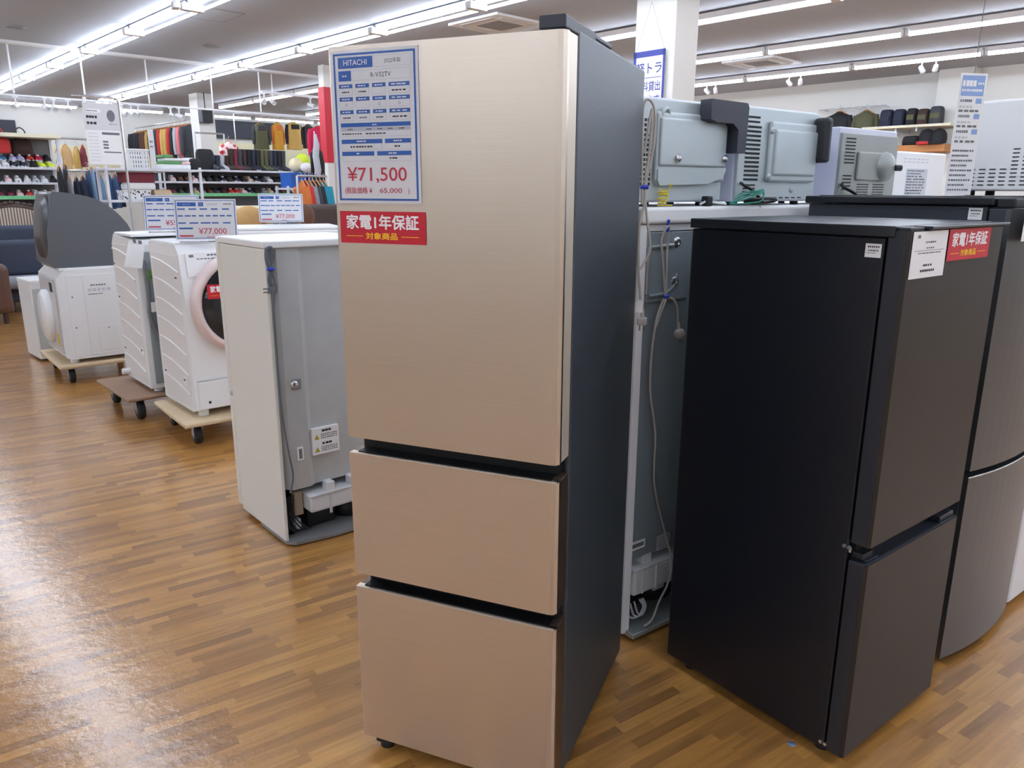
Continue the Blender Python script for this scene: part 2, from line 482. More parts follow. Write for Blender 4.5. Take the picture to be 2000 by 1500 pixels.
def door(name, z0, z1, topdoor):
    d = MB()
    ch = 0.016
    d.prism([(0, 0.004), (0.004, 0), (GW - ch, 0), (GW - ch * 0.35, 0.003), (GW, 0.012), (GW, 0.022), (0, 0.022)], z0, z1, m_gold)
    o = d.build(name, g)
    e = MB()
    e.box(0.001, 0.022, z0 + (0.0 if topdoor else 0.0), GW - 0.0005, 0.074, z1, m_goldl if topdoor else m_golds, 0.002)
    e.build('door_edge', o)
    if topdoor:
        r = MB().box(0.03, 0.024, z0 - 0.003, GW - 0.03, 0.05, z0 - 0.0005, m_gap); r.build('finger_recess', o)
    else:
        h = MB()
        h.box(0.004, 0.0, z1, GW - 0.004, 0.008, z1 + 0.002, m_goldl, 0.0008)
        h.box(0.02, 0.012, z1 + 0.0002, GW - 0.02, 0.07, z1 + 0.003, m_gap)
        h.prism([(0.02, z1 + 0.003), (0.05, z1 + 0.003), (0.02, z1 + 0.018)], -0.07, -0.06, m_gap, Matrix(((1, 0, 0, 0), (0, 0, -1, 0), (0, 1, 0, 0), (0, 0, 0, 1))))
        h.build('handle_lip', o)
    return o
door('door', 0.8678, 1.722, True)
door('drawer', 0.5135, 0.8273, False)
door('drawer', 0.045, 0.4745, False)
hc = MB().box(GW - 0.056, 0.004, 1.7245, GW - 0.002, 0.20, 1.749, m_nav, 0.003)
hc.box(GW - 0.09, 0.2, 1.7365, GW - 0.003, 0.33, 1.747, m_nav, 0.003)
hc.build('hinge_cover', g)
for x in (0.05, GW - 0.05):
    f = MB().cyl((x, 0.04, 0), (x, 0.04, 0.05), 0.02, m_blk, 14); f.box(x - 0.022, 0.016, 0.018, x + 0.022, 0.08, 0.05, m_blk, 0.003); f.build('foot', g)
for x in (0.06, GW - 0.06):
    MB().cyl((x - 0.015, GD - 0.06, 0.018), (x + 0.015, GD - 0.06, 0.018), 0.018, m_blk, 14).build('rear_roller', g)
# cord hung at the rear edge, in the fridge's own axes
inv = (T(GX, GY, 0) @ RZ(GR)).inverted()
def gp(px, py, off=0.668):
    ex = Vector((math.cos(GR), math.sin(GR), 0)); ey = Vector((-ex.y, ex.x, 0))
    # vertical plane through the rear right corner, turned to lie along the rear edge line
    P = Vector((GX, GY, 0)) + ex * GW + ey * off
    n = Vector((0.25, -1, 0)).normalized()
    r = ray(px, py); t = (P - C_O).dot(n) / r.dot(n)
    return inv @ (C_O + r * t)
cd = MB()
cd.tube([gp(1254, 400), gp(1254, 300), gp(1256, 215), gp(1264, 194), gp(1276, 205), gp(1280, 235), gp(1276, 290), gp(1264, 345), gp(1260, 380), gp(1264, 430), gp(1270, 480), gp(1266, 500), gp(1250, 526)], 0.0036, m_cord, 8, smooth=5)
cd.tube([gp(1258, 300), gp(1268, 240), gp(1274, 215), gp(1268, 300), gp(1261, 345), gp(1258, 400), gp(1249, 440), gp(1247, 520), gp(1251, 585)], 0.0036, m_cord, 8, smooth=5)
c0 = cd.build('power_cord', g)
MB().tube([gp(1252, 364), gp(1258, 366), gp(1265, 365)], 0.0065, m_tie, 8).build('cord_tie', c0)
q = gp(1254, 628); pl = MB(); pl.box(q.x - 0.013, q.y - 0.012, q.z - 0.010, q.x + 0.013, q.y + 0.012, q.z + 0.012, m_cord, 0.004)
pl.cyl((q.x, q.y, q.z + 0.01), (q.x, q.y, q.z + 0.035), 0.006, m_cord)
for s in (-1, 1): pl.box(q.x + s * 0.006 - 0.001, q.y - 0.004, q.z - 0.026, q.x + s * 0.006 + 0.001, q.y + 0.004, q.z - 0.01, m_chrome)
pl.build('plug', c0)
q = gp(1249, 600); MB().box(q.x - 0.010, q.y - 0.007, q.z - 0.014, q.x + 0.010, q.y - 0.005, q.z + 0.016, m_paper).build('cord_tag', c0)

# ---------------------------------------------------------------- printed signs
def dash(mb, x0, x1, z, h, y, m, n=5):
    """a line of print too small to read: a row of short marks"""
    L = x1 - x0; x = x0
    rnd = random.Random(int((x0 * 977 + z * 1313) * 1000))
    for k in range(n):
        wv = L / n * rnd.uniform(0.6, 0.92); mb.quad(x, z, x + wv, z + h, y, m); x += L / n
def spec_sheet(w, h):
    """portrait price sheet, x from 0 to w, z from 0 to h, facing -y"""
    s = MB(); s.box(0, -0.0004, 0, w, 0.0, h, m_paper)
    y = -0.0008
    X = lambda a: a * w
    Z = lambda a: h * (1 - a)
    def bx(a0, b0, a1, b1, m, yy=y): s.quad(X(a0), Z(b1), X(a1), Z(b0), yy, m)
    t = 0.022
    bx(0.03, 0.02, 0.97, 0.02 + t * 0.6, m_blue); bx(0.03, 0.967, 0.97, 0.98, m_blue); bx(0.03, 0.02, 0.052, 0.98, m_blue); bx(0.948, 0.02, 0.97, 0.98, m_blue)
    def cell(a0, b0, a1, b1):
        e = 0.003
        bx(a0, b0, a1, b1, m_lgry, y - 0.0001); bx(a0 + e, b0 + e * 0.6, a1 - e, b1 - e * 0.6, m_paper, y - 0.0002)
    y2 = y - 0.0004
    bx(0.085, 0.045, 0.49, 0.115, m_blue); s.text('HITACHI', X(0.2875), Z(0.097), h * 0.034, y2, m_wtx, 'c', 0.012)
    cell(0.51, 0.045, 0.92, 0.115); s.text('2022年製', X(0.715), Z(0.095), h * 0.03, y2, m_tx, 'c')
    bx(0.085, 0.13, 0.235, 0.195, m_blue); dash(s, X(0.13), X(0.19), Z(0.168), h * 0.01, y2, m_wtx, 2)
    cell(0.245, 0.13, 0.92, 0.195); s.text('R-V32TV', X(0.58), Z(0.178), h * 0.03, y2, m_tx, 'c')
    cols = [(0.085, 0.245), (0.275, 0.435), (0.465, 0.625), (0.655, 0.88)]
    cols = [(0.085, 0.245), (0.28, 0.44), (0.475, 0.63), (0.665, 0.9)]
    for r_ in range(3):
        b0 = 0.215 + r_ * 0.083
        for i, (a0, a1) in enumerate(cols):
            bx(a0, b0, a1, b0 + 0.025, m_blue); dash(s, X(a0 + 0.03), X(a1 - 0.03), Z(b0 + 0.017), h * 0.008, y2, m_wtx, 3)
            cell(a0, b0 + 0.025, a1, b0 + 0.07)
            if r_ == 1 and i in (0, 2, 3): s.text('○', X((a0 + a1) / 2), Z(b0 + 0.058), h * 0.018, y2, m_tx, 'c')
            elif not (r_ == 0 and i == 2) and r_ != 1: dash(s, X(a0 + 0.035), X(a1 - 0.035), Z(b0 + 0.055), h * 0.009, y2, m_tx, 4)
    bx(0.085, 0.465, 0.9, 0.492, m_blue); dash(s, X(0.46), X(0.52), Z(0.483), h * 0.008, y2, m_wtx, 2)
    bx(0.085, 0.495, 0.9, 0.517, m_lgry)
    cell(0.085, 0.517, 0.9, 0.555)
    for a in (0.2, 0.42, 0.55, 0.67, 0.8): dash(s, X(a - 0.03), X(a + 0.03), Z(0.51), h * 0.007, y2, m_tx, 3)
    dash(s, X(0.1), X(0.34), Z(0.54), h * 0.008, y2, m_tx, 8); dash(s, X(0.38), X(0.62), Z(0.54), h * 0.008, y2, m_tx, 6)
    bx(0.085, 0.572, 0.57, 0.6, m_blue); bx(0.6, 0.572, 0.9, 0.6, m_blue); dash(s, X(0.27), X(0.38), Z(0.59), h * 0.009, y2, m_wtx, 4); dash(s, X(0.7), X(0.8), Z(0.59), h * 0.009, y2, m_wtx, 4)
    cell(0.085, 0.6, 0.57, 0.64); cell(0.6, 0.6, 0.9, 0.64); dash(s, X(0.19), X(0.46), Z(0.626), h * 0.01, y2, m_tx, 8); dash(s, X(0.71), X(0.79), Z(0.626), h * 0.01, y2, m_tx, 2)
    bx(0.085, 0.652, 0.47, 0.68, m_blue); bx(0.505, 0.652, 0.9, 0.68, m_blue); dash(s, X(0.26), X(0.3), Z(0.67), h * 0.009, y2, m_wtx, 2); dash(s, X(0.64), X(0.74), Z(0.67), h * 0.009, y2, m_wtx, 4)
    cell(0.085, 0.68, 0.47, 0.718); cell(0.505, 0.68, 0.9, 0.718); dash(s, X(0.65), X(0.74), Z(0.703), h * 0.01, y2, m_tx, 3)
    s.text('¥71,500', X(0.49), Z(0.862), h * 0.106, y2, m_redtx, 'c', 0.006, width=X(0.70))
    s.text('(税抜価格 ¥', X(0.10), Z(0.94), h * 0.05, y2, m_redtx, 'l', 0.004, width=X(0.33))
    s.text('65,000', X(0.52), Z(0.933), h * 0.036, y2, m_redtx, 'l', 0.004, width=X(0.26))
    s.text(')', X(0.85), Z(0.94), h * 0.045, y2, m_redtx, 'l', 0.0)
    return s
def onfront(name, label, cat, O2, yaw, x, y, z, group=None):
    p = Vector((O2[0], O2[1], 0)) + RZ(yaw) @ Vector((x, y, z))
    return thing(name, label, cat, p, yaw, group)
sg = onfront('price_sign', 'blue bordered price sheet reading 71,500 yen in a clear sleeve on the bronze fridge', 'price sign', (GX, GY), GR, 0.008, -0.001, 1.405)
spec_sheet(0.208, 0.308).build('sheet', sg)
sl = MB(); sl.quad(-0.007, -0.006, 0.219, 0.318, -0.0042, m_clear)
sl.build('sleeve', sg)
def warranty(label, O2, yaw, x, y, z, w, h, rough=None):
    t = onfront('warranty_sticker', label, 'sticker', O2, yaw, x, y, z)
    s = MB(); s.box(0, -0.0005, 0, w, 0, h, m_red)
    s.text('家電1年保証', w * 0.5, h * 0.45, h * 0.44, -0.0009, m_wtx, 'c', 0.028, width=w * 0.84)
    s.text('対象商品', w * 0.49, h * 0.13, h * 0.21, -0.0009, m_yel, 'c', 0.025, width=w * 0.37)
    s.quad(w * 0.07, h * 0.215, w * 0.27, h * 0.235, -0.0009, m_yel); s.quad(w * 0.72, h * 0.215, w * 0.92, h * 0.235, -0.0009, m_yel)
    s.build('printed_sticker', t)
    return t
warranty('red warranty sticker under the price sheet on the bronze fridge', (GX, GY), GR, 0.0115, -0.001, 1.3205, 0.213, 0.068)
# ---------------------------------------------------------------- black two-door fridge
m_bkside = mat('black_satin_panel', (18, 22, 31), 0.36, spec=0.5, var=0.04, bump=0.06, bscale=300)
m_bkdoor = mat('black_satin_door', (66, 64, 63), 0.42, 0.85, spec=0.4, var=0.04)
m_bkedge = mat('black_door_edge', (36, 40, 48), 0.4, 0.0)
m_bktop = mat('black_top_sheet', (30, 32, 38), 0.3, spec=0.6)
BX, BY, BR = 0.8408, 1.6354, R(37.66)
BW, BD = 0.4865, 0.5818
k = thing('refrigerator', 'black two-door refrigerator with a white tag and red sticker on its upper door', 'refrigerator', (BX, BY, 0), BR)
b = MB()
b.box(0.002, 0.052, 0.03, BW - 0.002, BD, 1.335, m_bkside, 0.004)
b.box(0.02, 0.04, 0.06, BW - 0.02, 0.053, 1.33, m_gap)
b.build('body', k)
tp = MB(); tp.box(-0.004, 0.03, 1.337, BW + 0.004, BD + 0.004, 1.362, m_bktop, 0.003)
tp.box(0.075, -0.012, 1.354, BW + 0.002, 0.03, 1.361, m_bktop, 0.002)
tp.build('top_panel', k)
hc = MB().box(0.004, 0.002, 1.333, 0.07, 0.03, 1.359, m_blk, 0.003); hc.build('hinge_cover', k)
def bdoor(z0, z1):
    d = MB(); e = 0.007
    d.prism([(e, 0), (BW - e, 0), (BW, e), (BW, 0.008), (0, 0.008), (0, e)], z0, z1, m_bkdoor)
    o = d.build('door', k)
    q = MB().box(0.0, 0.008, z0, BW, 0.046, z1, m_bkedge, 0.002)
    q.build('door_edge', o)
    return o
d1 = bdoor(0.618, 1.3516); d2 = bdoor(0.036, 0.572)
h = MB()
h.box(0.006, 0.002, 0.5722, BW - 0.006, 0.009, 0.5738, m_nav, 0.0006)
h.box(0.02, 0.010, 0.5722, 0.07, 0.044, 0.577, m_bkedge, 0.001); h.box(BW - 0.09, 0.010, 0.5722, BW - 0.01, 0.044, 0.588, m_bkedge, 0.002)
h.build('handle_scoop', d2)
hg = MB(); hg.box(0.012, 0.018, 0.577, 0.06, 0.045, 0.592, m_blk, 0.002); hg.box(0.002, 0.044, 0.59, 0.008, 0.05, 0.604, m_chrome, 0.001)
hg.build('hinge', k)
for z in (0.05, 0.604):
    for y in (0.048, 0.060):
        MB().cyl((-0.003, y, z), (0.003, y, z), 0.0045, m_chrome if z < 0.1 else m_gry, 10).build('screw', k)
for x in (0.05, BW - 0.05):
    for y in (0.08, BD - 0.06):
        MB().cyl((x, y, 0), (x, y, 0.034), 0.02, m_blk, 12).build('foot', k)
# tags
def price_tag(label, O2, yaw, x, y, z, w, h, seed=1, tilt=0.0):
    t = onfront('price_tag', label, 'price tag', O2, yaw, x, y, z)
    s = MB(); s.box(0, -0.0005, 0, w, 0, h, m_paper)
    yy = -0.0009
    s.quad(w * 0.12, h * 0.86, w * 0.2, h * 0.93, yy, m_gry)
    dash(s, w * 0.36, w * 0.68, h * 0.75, h * 0.035, yy, m_gry, 5); dash(s, w * 0.4, w * 0.64, h * 0.63, h * 0.03, yy, m_gry, 4)
    s.quad(w * 0.08, h * 0.585, w * 0.92, h * 0.595, yy, m_gry); dash(s, w * 0.18, w * 0.85, h * 0.525, h * 0.025, yy, m_gry, 12)
    dash(s, w * 0.37, w * 0.63, h * 0.25, h * 0.045, yy, m_tx, 4); dash(s, w * 0.3, w * 0.72, h * 0.13, h * 0.05, yy, m_tx, 7)
    s.build('printed_card', t)
    return t
price_tag('white paper price tag at the top of the black two-door fridge door', (BX, BY), BR, 0.014, -0.001, 1.249, 0.162, 0.101)
warranty('red warranty sticker beside the white tag on the black fridge door', (BX, BY), BR, 0.183, -0.0015, 1.2795, 0.222, 0.071)
def energy(label, O2, yaw, x, y, z, w, h):
    p = Vector((O2[0], O2[1], 0)) + RZ(yaw) @ Vector((x, y, z))
    t = thing('side_sticker', label, 'sticker', p, yaw - PI / 2)
    s = MB(); s.box(0, -0.0004, 0, w, 0, h, m_paper, 0.0)
    dash(s, w * 0.15, w * 0.9, h * 0.72, h * 0.12, -0.0008, m_tx, 6); dash(s, w * 0.2, w * 0.85, h * 0.45, h * 0.12, -0.0008, m_gry, 5); dash(s, w * 0.1, w * 0.7, h * 0.3, h * 0.05, -0.0008, m_gry, 6)
    s.build('printed_label', t)
energy('small white sticker on the side of the black fridge near its top', (BX, BY), BR, 0.0015, 0.0945, 1.292, 0.0365, 0.03)

# ---------------------------------------------------------------- graphite fridge beyond it
m_gr_door = mat('graphite_steel_door', (112, 113, 115), 0.36, 0.85, var=0.03)
m_gr_side = mat('graphite_side', (52, 56, 64), 0.42, spec=0.5, var=0.04)
F2X, F2Y, F2R = 1.331, 2.078, R(37.5)
FW, FD = 0.50, 0.60
f2 = thing('refrigerator', 'dark grey refrigerator with a bowed metallic door behind the black one', 'refrigerator', (F2X, F2Y, 0), F2R)
MB().box(0.006, 0.062, 0.03, FW - 0.006, FD, 1.394, m_gr_side, 0.004).box(0.02, 0.05, 0.06, FW - 0.02, 0.063, 1.39, m_gap).build('body', f2)
tp = MB(); tp.box(-0.004, 0.045, 1.397, FW + 0.004, FD + 0.01, 1.419, m_bktop, 0.004); tp.box(0.03, 0.09, 1.4188, FW - 0.03, FD - 0.02, 1.4215, m_bktop, 0.001)
tp.build('top_panel', f2)
MB().box(0.008, -0.004, 1.391, 0.075, 0.043, 1.417, m_blk, 0.004).build('hinge_cover', f2)
def bow(z0, z1):
    n = 12; fr = []
    for i in range(n + 1):
        x = FW * i / n; c = (2 * i / n - 1)
        fr.append((x, -0.026 * (1 - c * c)))
    d = MB(); d.prism(fr + [(FW, 0.014), (0, 0.014)], z0, z1, m_gr_door)
    o = d.build('door', f2)
    MB().box(0.001, 0.014, z0, FW - 0.001, 0.056, z1, m_gr_side, 0.003).build('door_edge', o)
    return o, fr
d1, fr = bow(0.645, 1.389); d2, fr = bow(0.026, 0.622)
c = MB(); c.tube([(x, y + 0.002, 0.624) for x, y in fr], 0.0028, m_chrome, 6); c.build('bright_trim', d2)
for x in (0.06, FW - 0.06):
    for y in (0.09, FD - 0.06): MB().cyl((x, y, 0), (x, y, 0.034), 0.02, m_blk, 12).build('foot', f2)
energy('small white sticker on the side of the grey fridge under its top', (F2X, F2Y), F2R, 0.0055, 0.1095, 1.358, 0.036, 0.032)
price_tag('white paper price tag on the grey bowed door at the right edge', (F2X, F2Y), F2R, 0.008, -0.03, 1.305, 0.15, 0.105)

# white fridge at the right edge
wf = thing('refrigerator', 'white refrigerator at the right edge, only its lower corner in view', 'refrigerator', W(0, 0), 0)
wf.location = (1.331 + 0.52 * math.cos(F2R), 2.078 + 0.52 * math.sin(F2R), 0); wf.rotation_euler = (0, 0, R(37.5))
MB().box(0.0, 0.06, 0.03, 0.56, 0.6, 1.35, m_whtp, 0.006).build('body', wf)
MB().box(0.0, 0.0, 0.03, 0.56, 0.055, 0.5, m_whtp, 0.012, 3).build('door', wf)
MB().box(0.0, 0.0, 0.52, 0.56, 0.055, 1.34, m_whtp, 0.012, 3).build('door', wf)
for x in (0.06, 0.5):
    for y in (0.09, 0.54): MB().cyl((x, y, 0), (x, y, 0.034), 0.02, m_blk, 12).build('foot', wf)

# ---------------------------------------------------------------- white fridges seen from the back
m_back = mat('slate_back_panel', (134, 146, 152), 0.42, 0.1, var=0.06, scale=3)
m_black = mat('compressor_black', (18, 19, 21), 0.5)
m_tray = mat('drip_tray_white', (214, 216, 218), 0.45)
CX, CY, CR = 0.364, 2.214, R(36.5)
def back_fridge(x0, label, wd, full):
    p = Vector((CX, CY, 0)) + RZ(CR) @ Vector((x0, 0, 0))
    t = thing('refrigerator', label, 'refrigerator', p, CR, 'white fridges turned backs to the black ones')
    b = MB()
    b.box(0, 0.0, 0.02, 0.032, 0.63, 1.338, m_whtp, 0.004); b.box(wd - 0.032, 0.0, 0.02, wd, 0.63, 1.338, m_whtp, 0.004)
    b.box(0.03, 0.3, 0.03, wd - 0.03, 0.63, 1.338, m_whtp); b.box(0, 0.012, 1.318, wd, 0.03, 1.338, m_whtp, 0.002)
    b.box(0, 0.63, 0.03, wd, 0.68, 1.335, m_whtp, 0.01)
    b.build('body', t)
    MB().box(-0.004, -0.012, 1.34, wd + 0.004, 0.65, 1.388, m_wht, 0.01, 3).build('top_panel', t)
    q = MB(); q.box(0.03, 0.02, 0.262, wd - 0.03, 0.31, 1.318, m_back, 0.006)
    if full:
        q.box(0.034, 0.013, 1.108, 0.235, 0.021, 1.316, m_back, 0.003)
        q.tube([(0.05, 0.012, 1.135), (0.05, 0.010, 1.265), (0.055, 0.010, 1.272), (0.155, 0.010, 1.276)], 0.0065, m_steel, 8, smooth=3)
        q.tube([(0.062, 0.012, 1.128), (0.13, 0.012, 1.132), (0.165, 0.011, 1.15), (0.18, 0.011, 1.19)], 0.0055, m_back, 8, smooth=4)
        for z in (1.283, 1.165):
            q.lathe([(0.017, 0), (0.013, 0.004), (0.006, 0.006), (0.004, 0.001)], m_chrome, 14, T(0.175, 0.012, z) @ Matrix.Rotation(PI / 2, 4, 'X'))
    q.build('back_panel', t)
    c = MB(); c.box(0.03, 0.28, 0.03, wd - 0.03, 0.30, 0.262, m_black); c.build('machine_recess', t)
    c = MB(); c.box(0.015, -0.035, 0.012, wd - 0.015, 0.29, 0.03, m_steel, 0.004); c.build('base_plate', t)
    d = MB(); d.box(0.05, 0.005, 0.135, wd - 0.06, 0.2, 0.232, m_tray, 0.012, 3); d.box(0.045, 0.0, 0.226, wd - 0.055, 0.205, 0.236, m_tray, 0.004)
    d.box(0.1, 0.02, 0.23, 0.145, 0.09, 0.272, m_tray, 0.005); d.box(wd - 0.2, 0.02, 0.23, wd - 0.15, 0.09, 0.272, m_tray, 0.005)
    for x in (0.085, 0.15, 0.22): d.box(x, 0.001, 0.14, x + 0.008, 0.006, 0.225, m_tray, 0.002)
    d.build('drip_tray', t)
    e = MB(); e.lathe([(0.075, 0), (0.085, 0.02), (0.085, 0.07), (0.06, 0.095), (0.0, 0.1)], m_black, 20, T(0.27, 0.14, 0.032)); e.box(0.05, 0.09, 0.031, 0.17, 0.2, 0.12, m_black, 0.006)
    e.box(0.185, 0.04, 0.10, 0.235, 0.05, 0.13, m_lgry)
    for s in range(3): e.tube([(0.045 + 0.018 * s, 0.03, 0.10), (0.05 + 0.02 * s, 0.02, 0.06), (0.085 + 0.012 * s, 0.015, 0.05), (0.115 + 0.006 * s, 0.02, 0.075), (0.105 + 0.008 * s, 0.03, 0.10)], 0.0035, m_lgry, 6, smooth=4)
    e.build('compressor', t)
    for x in (0.05, wd - 0.05):
        for y in (0.06, 0.58): MB().cyl((x, y, 0), (x, y, 0.03), 0.018, m_blk, 10).build('foot', t)
    return t
bf = back_fridge(0.0, 'white refrigerator with its back panel and hanging cord showing behind the bronze fridge', 0.535, True)
Y = -0.006
cd = MB()
cd.tube([(0.115, Y, 1.118), (0.108, Y, 1.16), (0.092, Y, 1.25), (0.086, Y, 1.30), (0.1, Y - 0.012, 1.335), (0.114, Y, 1.30), (0.112, Y, 1.25), (0.116, Y, 1.16), (0.118, Y, 1.118)], 0.0036, m_cord, 8, smooth=5)
cd.tube([(0.117, Y, 1.122), (0.10, Y - 0.004, 1.112), (0.082, Y - 0.006, 1.075), (0.077, Y - 0.004, 1.04), (0.088, Y - 0.006, 1.07), (0.112, Y - 0.006, 1.118)], 0.0036, m_cord, 8, smooth=5)
cd.tube([(0.115, Y, 1.124), (0.135, Y - 0.012, 1.118), (0.155, Y - 0.014, 1.09), (0.164, Y - 0.012, 1.04)], 0.0036, m_cord, 8, smooth=5)
cd.tube([(0.113, Y, 1.122), (0.093, Y - 0.004, 1.10), (0.075, Y - 0.004, 1.05), (0.067, Y, 0.95), (0.069, Y, 0.843), (0.09, Y, 0.75), (0.103, Y, 0.688), (0.104, Y, 0.60), (0.112, Y, 0.515), (0.15, Y, 0.4), (0.184, Y - 0.004, 0.306), (0.194, Y - 0.02, 0.229), (0.165, Y - 0.03, 0.165), (0.13, Y - 0.032, 0.12), (0.10, Y - 0.03, 0.06), (0.07, Y - 0.022, 0.040)], 0.0036, m_cord, 8, smooth=5)
pc = cd.build('power_cord', bf)
MB().tube([(0.106, Y - 0.003, 1.124), (0.117, Y - 0.007, 1.128), (0.126, Y - 0.003, 1.127)], 0.005, m_tie, 8).build('cord_tie', pc)
MB().tube([(0.098, Y - 0.013, 1.352), (0.1, Y - 0.010, 1.336), (0.102, Y - 0.008, 1.318)], 0.004, m_tie, 8).build('cord_tie', pc)
pl = MB(); pl.cyl((0.164, Y - 0.012, 1.045), (0.167, Y - 0.014, 1.02), 0.005, m_cord, 10, r1=0.007); pl.lathe([(0.007, 0.02), (0.016, 0.012), (0.018, 0.0), (0.014, -0.006)], m_cord, 16, T(0.168, Y - 0.016, 1.005) @ Matrix.Rotation(R(25), 4, 'X'))
for s in (-1, 1): pl.box(0.168 + s * 0.006 - 0.001, Y - 0.022, 0.982, 0.168 + s * 0.006 + 0.001, Y - 0.016, 1.0, m_chrome)
pl.build('plug', pc)
lb = MB(); lb.box(0.031, 0.0185, 0.298, 0.107, 0.0195, 0.328, m_paper); lb.quad(0.045, 0.306, 0.1, 0.32, 0.018, m_gry); lb.build('barcode_label', bf)
lb = MB(); lb.box(0.165, 0.0185, 0.264, 0.225, 0.0195, 0.318, m_lgry)
for i in range(5): dash(lb, 0.17, 0.22, 0.308 - i * 0.0095, 0.004, 0.018, m_gry, 5)
lb.build('rating_label', bf)
back_fridge(0.545, 'white refrigerator with its back turned, hidden but for its top beside the cord fridge', 0.535, False)
back_fridge(1.09, 'white refrigerator under the small steel backed oven, hidden by the grey fridge', 0.535, False)

# ---------------------------------------------------------------- microwaves, backs towards the viewer
ZT = 1.388
def CF(x, y, z): return Vector((CX, CY, 0)) + RZ(CR) @ Vector((x, y, z))
# local axes of each oven: x along its back (left to right seen from behind), y away from the viewer
def oven(label, x, y, w, d, h, z=ZT):
    return thing('microwave_oven', label, 'microwave oven', CF(x, y, z), CR)
Z0 = 0.012
o1 = oven('microwave oven with a charcoal spacer bracket on its steel back, behind the bronze fridge', 0.0, 0.035, 0.40, 0.34, 0.305)
w_, d_, h_ = 0.392, 0.34, 0.305
MB().box(-0.08, 0.012, Z0, w_, d_, h_, m_lav, 0.006).build('case', o1)
bk = MB(); bk.box(-0.076, 0.0, Z0 + 0.004, w_ - 0.004, 0.013, h_ - 0.006, m_steel2, 0.003)
bk.box(0.075, -0.016, 0.072, w_ - 0.008, 0.001, 0.265, m_steel2, 0.012, 3)
bk.box(0.082, -0.024, 0.115, w_ - 0.016, -0.012, 0.248, m_steel2, 0.010, 3)
bk.prism([(0.08, 0.075), (0.09, 0.06), (0.30, 0.066), (0.37, 0.085), (w_ - 0.01, 0.105), (w_ - 0.01, 0.115), (0.08, 0.105)], 0.0, 0.02, m_steel2, Matrix(((1, 0, 0, 0), (0, 0, -1, 0), (0, 1, 0, 0), (0, 0, 0, 1))))
bk.build('back_panel', o1)
for zz in (0.235, 0.085):
    pass
vn = MB()
for i in range(11):
    for j in range(14): vn.box(-0.055 + i * 0.0115, -0.0012, 0.06 + j * 0.0135, -0.048 + i * 0.0115, 0.0005, 0.0685 + j * 0.0135, m_slot)
vn.build('vent_grille', o1)
kb = MB()
for x in (0.155, 0.365): kb.lathe([(0.013, 0), (0.012, 0.006), (0.006, 0.011), (0.0, 0.012)], m_chrome, 14, T(x, -0.024, 0.137 if x < 0.2 else 0.14) @ Matrix.Rotation(PI / 2, 4, 'X'))
kb.build('bolt', o1)
MB().box(0.093, -0.018, 0.15, 0.122, -0.0162, 0.222, m_paper).box(0.102, -0.0186, 0.16, 0.113, -0.018, 0.212, m_gry).build('barcode_label', o1)
hk = MB(); hk.tube([(0.09, -0.006, 0.232), (0.095, -0.014, 0.265), (0.115, -0.014, 0.272), (0.13, -0.006, 0.245)], 0.006, m_steel2, 8, smooth=3); hk.build('lifting_lug', o1)
br = MB()
br.prism([(0.255, 0.306), (0.255, 0.25), (0.285, 0.242), (0.36, 0.242), (0.385, 0.225), (0.385, 0.158), (0.425, 0.158), (0.43, 0.292), (0.422, 0.304)], 0.012, 0.055, m_nav, Matrix(((1, 0, 0, 0), (0, 0, -1, 0), (0, 1, 0, 0), (0, 0, 0, 1))))
br.build('spacer_bracket', o1)
for x in (-0.05, w_ - 0.04):
    for y in (0.05, 0.29): MB().cyl((x, y, 0), (x, y, Z0 + 0.002), 0.014, m_blk, 10).build('foot', o1)

o2 = oven('microwave oven with rows of vent slots in its steel back, beside the bracketed one', 0.455, 0.03, 0.44, 0.36, 0.31)
w_, d_, h_ = 0.437, 0.36, 0.308
MB().box(0, 0.012, Z0, w_, d_, h_, m_lav, 0.006).build('case', o2)
bk = MB(); bk.box(0.003, 0.0, Z0 + 0.004, w_ - 0.003, 0.013, h_ - 0.006, m_steel2, 0.003)
bk.box(0.145, -0.014, 0.075, w_ - 0.028, 0.001, 0.265, m_steel2, 0.012, 3); bk.box(0.165, -0.022, 0.095, w_ - 0.035, -0.008, 0.24, m_steel2, 0.010, 3)
bk.build('back_panel', o2)
vn = MB()
for j in range(2): vn.box(0.03, -0.0012, 0.256 + j * 0.014, 0.1, 0.0005, 0.262 + j * 0.014, m_slot)
vn.build('vent_grille', o2); vn = MB()
for j in range(13): vn.box(0.036, -0.0012, 0.078 + j * 0.0135, 0.11, 0.0005, 0.085 + j * 0.0135, m_slot)
vn.build('vent_grille', o2); vn = MB()
for j in range(4): vn.box(0.036, -0.0012, 0.03 + j * 0.0105, 0.098, 0.0005, 0.035 + j * 0.0105, m_slot)
vn.build('vent_grille', o2); vn = MB()
for j in range(7): vn.box(0.13 + j * 0.035, -0.0012, 0.022, 0.15 + j * 0.035, 0.0005, 0.026, m_slot)
vn.build('vent_grille', o2)
sp = MB(); sp.box(w_ - 0.042, -0.055, 0.14, w_ - 0.004, 0.0, 0.288, m_blk, 0.012, 3); sp.box(w_ - 0.03, -0.058, 0.155, w_ - 0.018, -0.05, 0.275, m_nav, 0.003); sp.build('spacer_bracket', o2)
for (x, z) in ((0.03, 0.248), (0.15, 0.09), (0.15, 0.235), (0.3, 0.05)):
    MB().lathe([(0.011, 0), (0.008, 0.003), (0.004, 0.004), (0.0, 0.002)], m_steel, 12, T(x, -0.001 if x != 0.15 else -0.014, z) @ Matrix.Rotation(PI / 2, 4, 'X')).build('rivet', o2)
cd = MB(); cd.tube([(0.02, -0.004, 0.07), (0.01, -0.03, 0.06), (0.04, -0.04, 0.045), (0.09, -0.04, 0.012)], 0.005, m_blk, 8, smooth=4)
